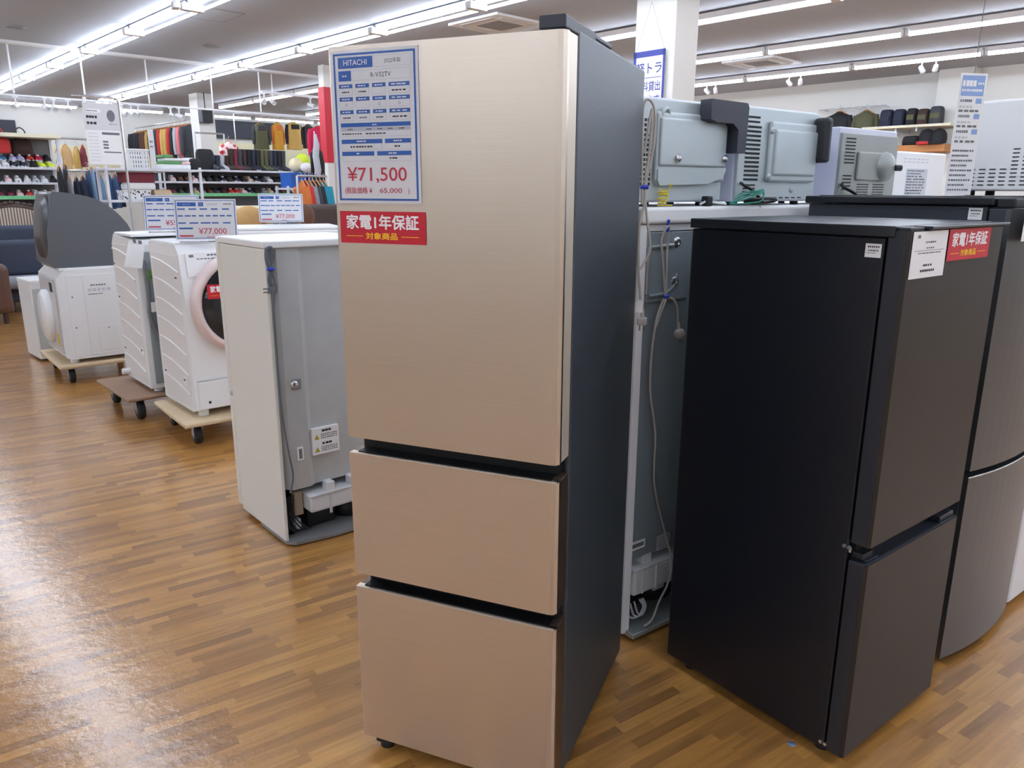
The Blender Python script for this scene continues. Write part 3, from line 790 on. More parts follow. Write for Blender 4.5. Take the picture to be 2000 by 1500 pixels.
cd.tube([(0.09, -0.04, 0.012), (0.02, -0.025, 0.012), (0.03, -0.05, 0.02), (0.12, -0.05, 0.022), (0.17, -0.035, 0.016), (0.14, -0.022, 0.01), (0.05, -0.03, 0.008)], 0.005, m_blk, 8, smooth=5)
cd.build('power_cord', o2)
m_green = mat('green_wire', (30, 130, 110), 0.5)
m_ylw = mat('yellow_wire', (220, 200, 40), 0.5)
gw = MB()
for i in range(4): gw.tube([(-0.09 + 0.01 * i, -0.05, 0.008 + 0.004 * i), (-0.03, -0.062 + 0.006 * i, 0.02 + 0.006 * i), (0.04, -0.06, 0.035 + 0.004 * i), (0.085, -0.045, 0.04 + 0.003 * i), (0.06, -0.06, 0.016), (-0.02, -0.068, 0.008), (-0.09, -0.055, 0.006)], 0.0022, m_green, 6, smooth=4)
gw.build('earth_wire', o2)
for x in (0.04, w_ - 0.04):
    for y in (0.05, 0.31): MB().cyl((x, y, 0), (x, y, Z0 + 0.002), 0.014, m_blk, 10).build('foot', o2)
yw = thing('earth_wire_coil', 'tangle of yellow earth wire on the white fridge top under the bracketed microwave', 'wire', CF(0.10, 0.012, ZT), CR)
q = MB(); rr = random.Random(3)
pts = []
for i in range(26):
    a = i * 1.9; pts.append((0.022 * math.cos(a) + rr.uniform(-.006, .006), 0.008 * math.sin(a), 0.005 + 0.0016 * i + rr.uniform(0, .006)))
q.tube(pts, 0.0014, m_ylw, 6, smooth=4); q.tube([(0.015, 0, 0.02), (0.022, -0.004, 0.05), (0.03, -0.004, 0.066), (0.033, -0.004, 0.05)], 0.0014, m_ylw, 6, smooth=4); q.tube([(-0.02, 0, 0.004), (0.01, -0.008, 0.004), (0.04, -0.002, 0.004)], 0.0016, m_ylw, 6, smooth=4)
q.build('coiled_wire', yw)
pgo = thing('power_plug', 'black plug and white cord end lying on the white fridge top between two microwaves', 'plug', CF(0.29, 0.0, ZT), CR)
MB().box(-0.01, -0.006, 0.0, 0.016, 0.02, 0.03, m_blk, 0.004).build('plug_body', pgo)
MB().tube([(-0.03, 0.006, 0.006), (-0.008, 0.004, 0.014)], 0.0035, m_wht, 6).tube([(0.015, 0.01, 0.014), (0.06, 0.014, 0.01), (0.1, 0.012, 0.006)], 0.004, m_wht, 6, smooth=3).build('cord_end', pgo)

o3 = oven('small steel-backed oven with a round boss on its back panel, right of the two microwaves', 0.985, 0.0, 0.395, 0.30, 0.262)
w_, d_, h_ = 0.395, 0.30, 0.266
MB().box(0, 0.01, Z0, w_, d_, h_, m_lav, 0.005).build('case', o3)
m_old = mat('dull_steel_back', (150, 154, 150), 0.45, 0.5, var=0.15, scale=5)
bk = MB(); bk.box(0.004, 0.0, Z0, w_ - 0.004, 0.012, h_ - 0.02, m_old, 0.003)
bk.box(0.11, -0.010, 0.085, 0.34, 0.001, 0.185, m_old, 0.018, 3)
bk.lathe([(0.055, 0), (0.045, 0.02), (0.02, 0.035), (0.0, 0.036)], m_old, 20, T(0.29, -0.008, 0.135) @ Matrix.Rotation(PI / 2, 4, 'X'))
bk.build('back_panel', o3)
MB().cyl((0.305, -0.042, 0.13), (0.325, -0.055, 0.13), 0.011, m_blk, 12).build('shaft_end', o3)
vn = MB()
for j in range(8): vn.box(0.03, -0.0012, 0.142 + j * 0.0118, 0.092, 0.0005, 0.147 + j * 0.0118, m_slot)
for j in range(5): vn.box(0.03, -0.0012, 0.05 + j * 0.0118, 0.085, 0.0005, 0.055 + j * 0.0118, m_slot)
for gx in (0.13, 0.24):
    for i in range(9):
        for j in range(5): vn.box(gx + i * 0.009, -0.0012, 0.032 + j * 0.009, gx + i * 0.009 + 0.004, 0.0005, 0.036 + j * 0.009, m_slot)
vn.build('vent_grille', o3)
cd = MB(); cd.tube([(0.03, -0.002, 0.07), (0.01, -0.02, 0.06), (0.05, -0.03, 0.045), (0.085, -0.03, 0.03), (0.095, -0.03, 0.014), (0.04, -0.03, 0.012), (0.0, -0.02, 0.01)], 0.006, m_blk, 8, smooth=5)
cd.build('power_cord', o3)
for x in (0.04, w_ - 0.04):
    for y in (0.05, 0.25): MB().cyl((x, y, 0), (x, y, Z0 + 0.002), 0.012, m_blk, 10).build('foot', o3)
o4 = thing('toaster_oven', 'white oven back with a printed grey caution label, behind the hanging price sign', 'oven', CF(1.44, 0.04, ZT), CR)
MB().box(0, 0, 0.01, 0.42, 0.30, 0.2, m_wht, 0.008).build('case', o4)
vn = MB()
for i in range(6):
    for j in range(2): vn.box(0.07 + i * 0.035, -0.0008, 0.158 + j * 0.012, 0.092 + i * 0.035, 0.0005, 0.162 + j * 0.012, m_lgry)
vn.build('vent_grille', o4)
lb = MB(); lb.box(0.1, -0.0012, 0.03, 0.27, 0.0, 0.135, m_lgry); rr = random.Random(5)
for i in range(9): dash(lb, 0.105, 0.105 + rr.uniform(0.08, 0.16), 0.036 + i * 0.011, 0.005, -0.0018, m_gry if rr.random() < .7 else m_tx, rr.randint(3, 9))
lb.build('caution_label', o4)
for x in (0.04, 0.38):
    for y in (0.05, 0.25): MB().cyl((x, y, 0), (x, y, 0.012), 0.012, m_blk, 10).build('foot', o4)
# big white microwave on the grey fridge
def F2(x, y, z): return Vector((F2X, F2Y, 0)) + RZ(F2R) @ Vector((x, y, z))
o5 = thing('microwave_oven', 'large white microwave on the grey fridge at the right edge, side vents showing', 'microwave oven', F2(0.30, -0.06, 1.4218), F2R)
MB().box(0, 0.0, 0.014, 0.27, 0.355, 0.278, m_wht, 0.008, 3).build('case', o5)
vn = MB()
for j in range(5):
    for i in range(8 if j < 4 else 7):
        y = 0.335 - i * 0.029; vn.box(-0.0008, y - 0.018, 0.03 + j * 0.0115, 0.0005, y, 0.0335 + j * 0.0115, m_slot)
for j in range(5):
    for i in range(4):
        y = 0.19 - i * 0.029; vn.box(-0.0008, y - 0.018, 0.0875 + j * 0.0115, 0.0005, y, 0.091 + j * 0.0115, m_slot)
vn.build('vent_grille', o5)
for x in (0.04, 0.19):
    for y in (0.08, 0.31): MB().cyl((x, y, 0), (x, y, 0.016), 0.014, m_blk, 10).build('foot', o5)

# ---------------------------------------------------------------- hanging price sign between the ovens
m_soft = mat('print_soft_blue', (140, 168, 214), 0.5, var=0.02)
hs = thing('hanging_sign', 'tall narrow white price board with a blue heading, hung in front of the ovens', 'sign', F2(0.085, 0.215, 1.424), F2R - R(27))
s = MB(); SW_, SH_ = 0.086, 0.335
s.box(0, -0.0008, 0, SW_, 0.0008, SH_, m_paper)
y = -0.0014
s.quad(0.006, SH_ * 0.82, SW_ - 0.006, SH_ - 0.006, y, m_soft)
dash(s, SW_ * .1, SW_ * .62, SH_ * .895, 0.016, y - 0.0004, m_wtx, 4); dash(s, SW_ * .68, SW_ * .92, SH_ * .91, 0.006, y - 0.0004, m_wtx, 3)
dash(s, SW_ * .1, SW_ * .9, SH_ * .855, 0.006, y - 0.0004, m_wtx, 9)
for i in range(3):
    z = SH_ * (0.77 - i * 0.125)
    dash(s, SW_ * .1, SW_ * .55, z, 0.007, y, m_gry, 6); s.quad(SW_ * .68, z - 0.004, SW_ * .9, z + 0.01, y, m_soft)
    dash(s, SW_ * .08, SW_ * .6, z - 0.016, 0.006, y, m_lgry, 4); dash(s, SW_ * .08, SW_ * .9, z - 0.027, 0.006, y, m_gry, 4)
for i in range(9): dash(s, SW_ * .06, SW_ * (.7 if i % 2 else .9), SH_ * (0.365 - i * 0.041), 0.005, y, m_gry, 9)
s.build('printed_board', hs)
MB().tube([(SW_ * 0.5, 0, SH_), (SW_ * 0.5, 0, CZ - 1.425)], 0.0012, m_gry, 6).build('hanging_cord', hs)

# sign hung on the square pillar
u0, v0 = PIL1[0] - 0.03, PIL1[1]
a = PU(1240, 100, u0); b_ = PU(1301, 94, u0); c = PU(1301, 250, u0)
sgn = thing('hanging_sign', 'white sign with a dark blue border hung on the square white pillar', 'sign', W(u0, b_[1], 0), YAW - PI / 2)
wd = a[1] - b_[1]
wd = wd * 1.02; z1 = b_[2]; z0 = c[2] - 0.15
m_navy = mat('print_navy', (52, 62, 150), 0.5)
s = MB(); s.box(-wd, -0.004, z0, 0, 0.0, z1, m_paper)
y = -0.0055; t_ = wd * 0.09
s.quad(-wd, z1 - t_ * 1.6, 0, z1, y, m_navy); s.quad(-wd, z0, 0, z0 + t_, y, m_navy); s.quad(-wd, z0, -wd + t_, z1, y, m_navy); s.quad(-t_ * 0.8, z0, 0, z1, y, m_navy)
H = z1 - z0
s.text('軽トラ', -wd * 0.5, z1 - wd * 0.56, wd * 0.28, y, m_tx if False else m_navy, 'c', 0.012, width=wd * 0.8)
s.quad(-wd * 0.9, z1 - wd * 0.66, -wd * 0.1, z1 - wd * 0.645, y, m_navy)
s.text('無料貸出', -wd * 0.5, z1 - wd * 0.98, wd * 0.24, y, m_navy, 'c', 0.01, width=wd * 0.76)
s.text('します', -wd * 0.42, z1 - wd * 1.3, wd * 0.22, y, m_navy, 'c', 0.01, width=wd * 0.6)
s.build('printed_board', sgn)
MB().tube([(-wd * 0.92, -0.002, z1), (-wd * 0.5, 0.0, z1 + wd * 1.15), (-wd * 0.05, -0.002, z1)], 0.003, m_lgry, 6).build('hanging_cord', sgn)
# ---------------------------------------------------------------- white fridge seen from behind, left of the bronze one
MF = Matrix(((1, 0, 0, 0), (0, 0, -1, 0), (0, 1, 0, 0), (0, 0, 0, 1)))   # turns an (x, z) outline so that it is extruded along y
m_zinc = mat('zinc_back_panel', (188, 189, 188), 0.42, 0.2, var=0.08, scale=14)
m_zincd = mat('zinc_back_edge', (142, 144, 145), 0.42, 0.35, var=0.1, scale=30)
LX, LY, LR = -0.933, 2.887, R(41)
LW, LD, LH = 0.50, 0.50, 1.245
t = thing('refrigerator', 'white two-door refrigerator left of the bronze one, its grey back and cord showing', 'refrigerator', (LX, LY, 0), LR)
b = MB()
b.box(0, 0, 0.02, 0.014, LD - 0.05, LH - 0.03, m_cream, 0.003); b.box(LW - 0.014, 0, 0.02, LW, LD - 0.05, LH - 0.03, m_cream, 0.003)
b.box(0.012, 0.25, 0.03, LW - 0.012, LD - 0.05, LH - 0.03, m_cream)
b.build('body', t)
MB().box(-0.003, -0.006, LH - 0.028, LW + 0.003, LD - 0.04, LH, m_wht, 0.006, 3).build('top_panel', t)
MB().box(0.0, LD - 0.045, 0.575, LW, LD, LH - 0.004, m_cream, 0.01, 3).build('door', t)
MB().box(0.0, LD - 0.045, 0.03, LW, LD, 0.548, m_cream, 0.01, 3).build('door', t)
MB().box(-0.006, LD - 0.035, 0.552, 0.02, LD - 0.005, 0.572, m_wht, 0.003).build('hinge', t)
q = MB()
q.prism([(0.014, 0.035), (0.03, 0.035), (0.05, 0.008), (0.13, 0.004), (0.155, 0.022), (LW - 0.155, 0.022), (LW - 0.13, 0.004), (LW - 0.05, 0.008), (LW - 0.03, 0.035), (LW - 0.014, 0.035), (LW - 0.014, 0.26), (0.014, 0.26)], 0.232, LH - 0.03, m_zinc)
q.build('back_panel', t)
MB().box(0.014, 0.24, 0.03, LW - 0.014, 0.255, 0.232, m_black).build('machine_recess', t)
bp = MB(); bp.prism([(0.0, 0.0), (0.03, -0.035), (0.2, -0.062), (LW - 0.2, -0.062), (LW - 0.03, -0.035), (LW, 0.0), (LW, 0.25), (0, 0.25)], 0.008, 0.022, m_zincd); bp.build('base_plate', t)
e = MB(); e.lathe([(0.075, 0), (0.085, 0.02), (0.085, 0.06), (0.06, 0.085), (0.0, 0.09)], m_black, 20, T(0.36, 0.12, 0.022)); e.box(0.13, 0.06, 0.022, 0.26, 0.2, 0.12, m_black, 0.01)
for i in range(4): e.tube([(0.03 + 0.01 * i, 0.03, 0.2), (0.025 + 0.008 * i, 0.02, 0.12), (0.04 + 0.02 * i, 0.01, 0.05), (0.14, 0.04, 0.04)], 0.003, m_black, 6, smooth=4)
e.build('compressor', t)
MB().box(0.066, 0.04, 0.1, 0.105, 0.07, 0.205, mat('relay_cover_beige', (176, 160, 140), 0.6), 0.004).box(0.066, 0.04, 0.04, 0.09, 0.07, 0.085, m_lgry, 0.003).build('control_box', t)
d = MB(); d.box(0.11, -0.02, 0.118, 0.44, 0.14, 0.196, m_tray, 0.012, 3); d.box(0.105, -0.026, 0.19, 0.445, 0.146, 0.2, m_tray, 0.004); d.box(0.19, -0.02, 0.19, 0.226, 0.03, 0.238, m_tray, 0.004); d.box(0.30, -0.02, 0.19, 0.336, 0.03, 0.238, m_tray, 0.004)
d.box(0.195, -0.021, 0.1, 0.207, -0.019, 0.2, m_lgry)
d.build('drip_tray', t)
MB().box(0.265, 0.03, 0.115, 0.3, 0.032, 0.15, m_paper).build('compressor_label', t)
v = MB(); v.box(0.072, 0.0, 0.655, 0.115, 0.012, 0.7, m_zincd, 0.004); v.lathe([(0.018, 0), (0.014, 0.010), (0.008, 0.013), (0.0, 0.013)], m_chrome, 14, T(0.085, 0.006, 0.678) @ Matrix.Rotation(PI / 2, 4, 'X')); v.build('valve_cover', t)
lb = MB(); lb.box(0.147, 0.002, 0.362, 0.268, 0.0205, 0.475, m_paper)
for i, z in enumerate((0.44, 0.385)):
    lb.add([(0.155, 0.001, z - 0.012), (0.178, 0.001, z - 0.012), (0.1665, 0.001, z + 0.010)], [(0, 1, 2)], mat('caution_olive', (170, 160, 40), 0.5))
    dash(lb, 0.19, 0.235, z + 0.018, 0.009, 0.001, m_tx, 3)
    for j in range(3): dash(lb, 0.185, 0.26, z + 0.005 - j * 0.008, 0.004, 0.001, m_gry, 8)
lb.build('caution_label', t)
lb = MB(); lb.box(0.078, 0.0025, 0.355, 0.104, 0.006, 0.412, m_paper); lb.quad(0.084, 0.362, 0.098, 0.405, 0.0018, m_gry); lb.build('barcode_label', t)
Y = -0.006
cd = MB()
for k in range(3):
    a = 0.004 * k
    cd.tube([(0.012 + a, Y - 0.004 * k, 1.14), (0.0 + a, Y - 0.003, 1.18), (0.004 + a, Y - 0.003, 1.215), (0.018 + a, Y - 0.004, 1.224), (0.032 - a, Y - 0.004, 1.21), (0.03 - a, Y, 1.17), (0.016 + a, Y - 0.003 * k, 1.138), (0.006 + a, Y, 1.10), (0.012 + a * 2, Y, 1.07)], 0.0036, m_cordd, 8, smooth=5)
cd.tube([(0.018, Y, 1.138), (0.03, Y, 1.10), (0.035, Y, 1.06), (0.026, Y, 1.04), (0.02, Y, 0.99), (0.018, Y, 0.85), (0.02, Y, 0.6), (0.035, Y, 0.42), (0.048, Y, 0.3), (0.03, Y, 0.23)], 0.0036, m_cordd, 8, smooth=5)
pc = cd.build('power_cord', t)
MB().tube([(0.004, Y - 0.004, 1.142), (0.016, Y - 0.014, 1.142), (0.028, Y - 0.004, 1.142)], 0.006, m_tie, 8).build('cord_tie', pc)
pl = MB(); pl.box(0.0, Y - 0.014, 1.05, 0.022, Y + 0.002, 1.075, m_cordd, 0.004)
for z in (1.055, 1.068): pl.box(-0.02, Y - 0.008, z - 0.002, 0.001, Y - 0.006, z + 0.004, m_chrome)
pl.build('plug', pc)
for x in (0.05, LW - 0.05):
    for y in (0.06, LD - 0.08): MB().cyl((x, y, 0), (x, y, 0.022), 0.018, m_blk, 10).build('foot', t)

# ---------------------------------------------------------------- wheeled dollies
def dolly(label, p, rz, w, d, z1, th, m, wr, inset=0.09):
    t = thing('wheeled_dolly', label, 'dolly', (p[0], p[1], 0), rz)
    b = MB(); b.box(0, 0, z1 - th, w, d, z1, m, min(0.012, th * 0.45), 3); b.build('board', t)
    for x in (inset, w - inset):
        for y in (inset, d - inset):
            c = MB(); c.box(x - 0.03, y - 0.03, z1 - th - 0.006, x + 0.03, y + 0.03, z1 - th, m_steel, 0.001)
            c.box(x - 0.026, y - 0.016, wr, x - 0.022, y + 0.02, z1 - th, m_steel); c.box(x + 0.022, y - 0.016, wr, x + 0.026, y + 0.02, z1 - th, m_steel)
            co = c.build('caster', t)
            MB().lathe([(wr * 0.5, -0.018), (wr * 0.96, -0.018), (wr, -0.012), (wr, 0.012), (wr * 0.96, 0.018), (wr * 0.5, 0.018)], m_rub, 20, T(x, y, wr) @ Matrix.Rotation(PI / 2, 4, 'Y')).cyl((x - 0.024, y, wr), (x + 0.024, y, wr), wr * 0.42, m_gry, 12).build('wheel', co)
    return t
m_brown = mat('brown_dolly_board', (150, 118, 96), 0.55, var=0.06, stretch=(1, 8, 1))

# ---------------------------------------------------------------- drum washing machines
m_side = mat('washer_side_white', (226, 224, 222), 0.35, var=0.01)
m_pink = mat('pale_pink_ring', (222, 202, 198), 0.35, 0.1)
m_glass = mat('smoked_glass', (28, 30, 36), 0.12, spec=0.6)
def washer(label, p, rz, w, d, z0, z1, front):
    """local x along the nearest face, y away; front=True: the door is on that face, else the back panel is"""
    t = thing('washing_machine', label, 'washing machine', (p[0], p[1], z0), rz, 'drum washing machines on dollies')
    H = z1 - z0
    def ribs(mb, x):
        sg_ = -1 if x < 0.1 else 1
        mb.box(x - 0.002, 0.05, 0.05, x + 0.002, d - 0.035, H - 0.06, m_side, 0.001)
        for i in range(7):
            z = 0.14 + i * (H - 0.28) / 6
            y0, y1 = (0.06, d - 0.04)
            mb.tube([(x + sg_ * 0.003, y0 + (y1 - y0) * s, z + 0.02 * math.sin(s * 2.4) + 0.045 * (s - 0.3)) for s in (0, .2, .4, .6, .8, 1.0)], 0.006, m_side, 6)
    def slit(y, z):
        slits = MB(); slits.box(-0.005, y - 0.018, z - 0.025, -0.001, y + 0.018, z + 0.025, m_wht, 0.001); slits.box(-0.0062, y - 0.012, z + 0.002, -0.005, y + 0.012, z + 0.012, m_slot); slits.build('side_handle', t)
    b = MB()
    if front:
        prof = [(0.0, 0.045), (0.0, H * 0.70), (0.04, H - 0.05), (0.075, H - 0.012), (0.09, H), (d, H), (d, 0.03), (0.05, 0.03)]
    else:
        prof = [(0.0, 0.03), (0.0, H - 0.05), (0.01, H - 0.03), (d - 0.09, H), (d - 0.04, H - 0.05), (d, H * 0.7), (d, 0.04), (d - 0.05, 0.03)]
    A = Matrix(((0, 0, 1, 0), (1, 0, 0, 0), (0, 1, 0, 0), (0, 0, 0, 1)))
    b.prism(prof, 0.0, w, m_wht, A)
    ribs(b, 0.0); ribs(b, w)
    b.build('cabinet', t)
    MB().box(0.005, 0.09, H - 0.006, w - 0.005, d - 0.09 if not front else d - 0.01, H + 0.012, m_wht, 0.006, 3).build('top_panel', t)
    if front:
        for (y, z) in ((0.1, H - 0.19), (d - 0.08, 0.2), (0.13, 0.2)): slit(y, z)
        cx, cz = 0.31, 0.645
        F = T(cx, -0.002, cz) @ Matrix.Rotation(PI / 2, 4, 'X')
        dr = MB(); dr.lathe([(0.285, -0.02), (0.288, 0.02), (0.28, 0.045), (0.268, 0.06), (0.252, 0.062), (0.238, 0.05), (0.236, 0.03)], m_pink, 48, F); dd = dr.build('door_ring', t)
        MB().lathe([(0.238, 0.03), (0.232, 0.05), (0.18, 0.075), (0.1, 0.09), (0.0, 0.095)], m_glass, 40, F).build('door_window', dd)
        f = MB(); f.box(0.02, -0.006, 0.045, w - 0.02, 0.01, 0.21, m_wht, 0.006); f.box(0.02, -0.008, 0.215, w - 0.02, 0.004, 0.22, m_lgry); f.build('lower_panel', t)
        s_ = MB(); s_.cyl((0.08, -0.008, 0.085), (0.08, -0.004, 0.085), 0.008, m_slot, 10); s_.build('drain_screw', t)
    else:
        for (y, z) in ((d - 0.06, H - 0.2), (0.1, 0.26), (d - 0.07, 0.22), (d - 0.08, H - 0.42)): slit(y, z)
        bp = MB(); bp.box(0.03, -0.008, 0.06, w - 0.03, 0.0, H - 0.09, m_steel, 0.006); bp.tube([(0.08, -0.012, 0.14), (0.2, -0.012, 0.14), (0.21, -0.012, 0.72), (0.09, -0.012, 0.72), (0.08, -0.012, 0.14)], 0.008, m_steel, 6); bp.build('back_panel', t)
        h = MB(); h.tube([(0.03, -0.03, H - 0.14), (0.04, -0.04, H - 0.3), (0.035, -0.035, H - 0.5), (0.1, -0.035, H - 0.7), (0.13, -0.03, 0.16), (0.09, -0.03, 0.12)], 0.012, m_gry, 10, smooth=5)
        h.tube([(0.09, -0.03, H - 0.12), (0.10, -0.045, H - 0.4), (0.075, -0.04, H - 0.55), (0.09, -0.04, 0.3), (0.15, -0.035, 0.14)], 0.006, m_cordd, 8, smooth=5); ho = h.build('drain_hose', t)
        MB().box(0.04, -0.05, H - 0.46, 0.12, -0.044, H - 0.40, m_paper).build('hose_tag', ho)
        v = MB(); v.lathe([(0.035, 0), (0.03, 0.02), (0.0, 0.022)], m_chrome, 14, T(0.12, -0.006, 0.11) @ Matrix.Rotation(PI / 2, 4, 'X')); v.build('drain_valve', t)
        MB().cyl((-0.05, d - 0.1, 0.07), (0.0, d - 0.1, 0.07), 0.022, m_wht, 12).build('side_drain', t)
    for x in (0.06, w - 0.06):
        for y in (0.06, d - 0.06): MB().cyl((x, y, 0.0), (x, y, 0.05), 0.03, m_wht, 12).build('foot', t)
    return t
WR = (-1.813, 4.192); WL = (-2.31, 4.711)
washer('white drum washing machine with a pale pink door ring beside the white fridge', WR, R(41.4), 0.60, 0.54, 0.152, 1.135, True)
washer('white drum washing machine turned backwards with a grey hose, on the brown dolly', WL, R(41.2), 0.60, 0.55, 0.162, 1.15, False)
dolly('pale plywood dolly under the pink ringed washing machine', (-1.84, 4.08), R(39), 0.66, 0.64, 0.15, 0.03, m_ply, 0.05)
dolly('brown board dolly with big black wheels under the backwards washing machine', (-2.394, 4.563), R(42.5), 0.62, 0.70, 0.16, 0.024, m_brown, 0.062)
# loose paper hung on the backwards washer, and a control card on the pink ringed one
pp = thing('paper_sheet', 'blank white paper hung on the corner of the backwards washing machine', 'paper', (WL[0], WL[1], 0.0), R(41.2))
q = MB(); q.add([(-0.04, -0.035, 1.132), (0.05, -0.03, 1.11), (0.015, -0.05, 0.962), (-0.09, -0.06, 0.98)], [(0, 1, 2, 3)], m_paper); q.add([(-0.04, -0.0345, 1.132), (0.05, -0.0295, 1.11), (0.015, -0.0495, 0.962), (-0.09, -0.0595, 0.98)], [(3, 2, 1, 0)], m_paper)
q.build('sheet', pp)
c = MB(); c.box(-0.015, -0.042, 1.115, 0.0, -0.02, 1.14, m_gry, 0.003).box(0.015, -0.040, 1.108, 0.032, -0.02, 1.13, m_gry, 0.003); c.build('clip', pp)
gl = thing('green_cable_tie', 'bunch of green ties on the hose of the backwards washing machine', 'cable tie', (WL[0], WL[1], 0.93), R(41.2))
q = MB(); rr = random.Random(9)
for i in range(12):
    a = rr.uniform(-1, 1); q.tube([(0.05, -0.06, 0.0), (0.06 + 0.03 * a, -0.07, 0.03 * rr.uniform(-1, 1)), (0.08 + 0.05 * a, -0.065, 0.06 * rr.uniform(-1, 1))], 0.006, mat('green_tie', (96, 140, 60), 0.6), 6)
q.build('tie_strands', gl)
Wc = Vector((WR[0], WR[1], 0)); 
cdp = thing('price_tag', 'white printed card on the sloping control panel of the pink ringed washing machine', 'price tag', Wc + RZ(R(41.4)) @ Vector((0.035, 0.014, 0.962)), R(41.4))
q = MB(); q.box(0, -0.001, 0, 0.30, 0, 0.128, m_paper); q.quad(0.02, 0.105, 0.045, 0.12, -0.0016, m_gry); q.quad(0.26, 0.105, 0.28, 0.12, -0.0016, mat('green_tie', (96, 140, 60)))
dash(q, 0.12, 0.18, 0.11, 0.010, -0.0016, m_gry, 3); dash(q, 0.06, 0.24, 0.092, 0.006, -0.0016, m_gry, 9); dash(q, 0.12, 0.19, 0.045, 0.01, -0.0016, m_gry, 4); dash(q, 0.1, 0.21, 0.028, 0.012, -0.0016, m_tx, 6)
o = q.build('printed_card', cdp, M=T(0, 0.0, 0.0) @ Matrix.Rotation(-R(9.5), 4, 'X'))
wd_ = warranty('red warranty sticker on the dark door glass of the washing machine', WR, R(41.4), 0.098, -0.080, 0.842, 0.2, 0.08)
wd_.rotation_euler = (0, 0, R(41.4) - R(11))

# third machine with the rounded grey appliance on top
X3, Y3, R3 = -3.343, 5.577, R(40.2)
t = thing('washing_machine', 'white drum washing machine carrying the dark grey rounded appliance', 'washing machine', (X3, Y3, 0.152), R3, 'drum washing machines on dollies')
H3, W3, D3 = 0.70, 0.60, 0.70
b = MB(); A = Matrix(((1, 0, 0, 0), (0, 0, 1, 0), (0, 1, 0, 0), (0, 0, 0, 1)))
b.prism([(0.0, 0.05), (0.0, H3 - 0.06), (0.05, H3 - 0.01), (0.07, H3), (W3, H3), (W3, 0.03), (0.03, 0.03)], 0.0, D3, m_wht, A)
b.box(0.06, -0.003, 0.05, W3 - 0.02, 0.001, H3 - 0.04, m_wht, 0.002); b.box(0.17, -0.0045, 0.04, 0.172, -0.0025, H3 - 0.05, m_lgry)
b.box(0.24, -0.006, 0.08, 0.38, -0.002, 0.27, m_wht, 0.002)
b.build('cabinet', t)
MB().box(0.03, 0.01, H3 - 0.006, W3 - 0.01, D3 - 0.01, H3 + 0.014, m_wht, 0.006, 3).build('top_panel', t)
f = MB(); f.box(-0.012, 0.06, 0.07, 0.0, D3 - 0.06, H3 - 0.07, mat('grey_door_panel', (200, 198, 200), 0.35), 0.005); f.build('door_panel', t)
f = MB(); f.lathe([(0.2, 0), (0.2, 0.03), (0.17, 0.05), (0.0, 0.055)], m_wht, 32, T(-0.012, D3 * 0.55, 0.33) @ Matrix.Rotation(-PI / 2, 4, 'Y')); f.build('drum_door', t)
f = MB(); f.box(-0.014, 0.12, H3 - 0.17, -0.010, 0.22, H3 - 0.1, m_slot, 0.001); f.build('display', t)
f = MB(); f.quad(0, 0, 0.08, 0.1, 0, mat('caution_yellow', (214, 190, 70), 0.5)); f.build('yellow_label', t, M=T(-0.0135, 0.17, 0.12) @ RZ(-PI / 2))
f = MB(); dash(f, 0.22, 0.33, 0.575, 0.010, -0.0055, m_gry, 6); dash(f, 0.2, 0.36, 0.535, 0.02, -0.0055, m_lgry, 5); dash(f, 0.2, 0.3, 0.51, 0.006, -0.0055, m_gry, 6); f.build('printed_marks', t)
for (x, z) in ((0.09, 0.5), (0.09, 0.27), (0.31, 0.25)): MB().cyl((x, -0.006, z), (x, -0.002, z), 0.006, m_gry, 8).build('screw', t)
for x in (0.06, W3 - 0.06):
    for y in (0.06, D3 - 0.06): MB().cyl((x, y, 0), (x, y, 0.05), 0.03, m_wht, 12).build('foot', t)
dolly('pale plywood dolly under the machine with the grey appliance on it', (-3.37, 5.51), R(40.2), 0.66, 0.80, 0.15, 0.03, m_ply, 0.05)
m_agry = mat('dark_grey_appliance', (88, 90, 95), 0.4, var=0.02)
m_agry2 = mat('dark_appliance_front', (64, 66, 70), 0.28, 0.3)
ap = thing('rounded_appliance', 'dark grey rounded appliance with a bulging glossy front on a white washing machine', 'appliance', Vector((X3, Y3, 0.152 + H3 + 0.0145)) + RZ(R3) @ Vector((0.03, 0.04, 0)), R3)
b = MB()
top = [(-0.04, 0.03), (-0.03, 0.25), (0.02, 0.53), (0.035, 0.548), (0.07, 0.546)]
for i in range(1, 15):
    a = i / 14; top.append((0.07 + 0.44 * a, 0.546 - 0.06 * a - 0.18 * a ** 3.6))
top += [(0.525, 0.27), (0.53, 0.02), (0.515, 0.0), (-0.02, 0.0)]
b.prism(top, 0.0, 0.58, m_agry, A)
b.build('shell', ap)
fr = MB(); fr.loft([[(-0.035 + 0.12 * max(0, (0.278 + (0.268 - ins) * math.copysign(abs(math.sin(k * PI / 16)) ** .6, math.sin(k * PI / 16))) - 0.2) ** 1.2 - dx, 0.29 + (0.285 - ins) * math.copysign(abs(math.cos(k * PI / 16)) ** .6, math.cos(k * PI / 16)), 0.278 + (0.268 - ins) * math.copysign(abs(math.sin(k * PI / 16)) ** .6, math.sin(k * PI / 16))) for k in range(32)] for dx, ins in ((-0.06, 0.0), (-0.012, 0.006), (-0.008, 0.03), (0.004, 0.05), (0.016, 0.11), (0.02, 0.2))], m_agry2)
fr.build('front_panel', ap)
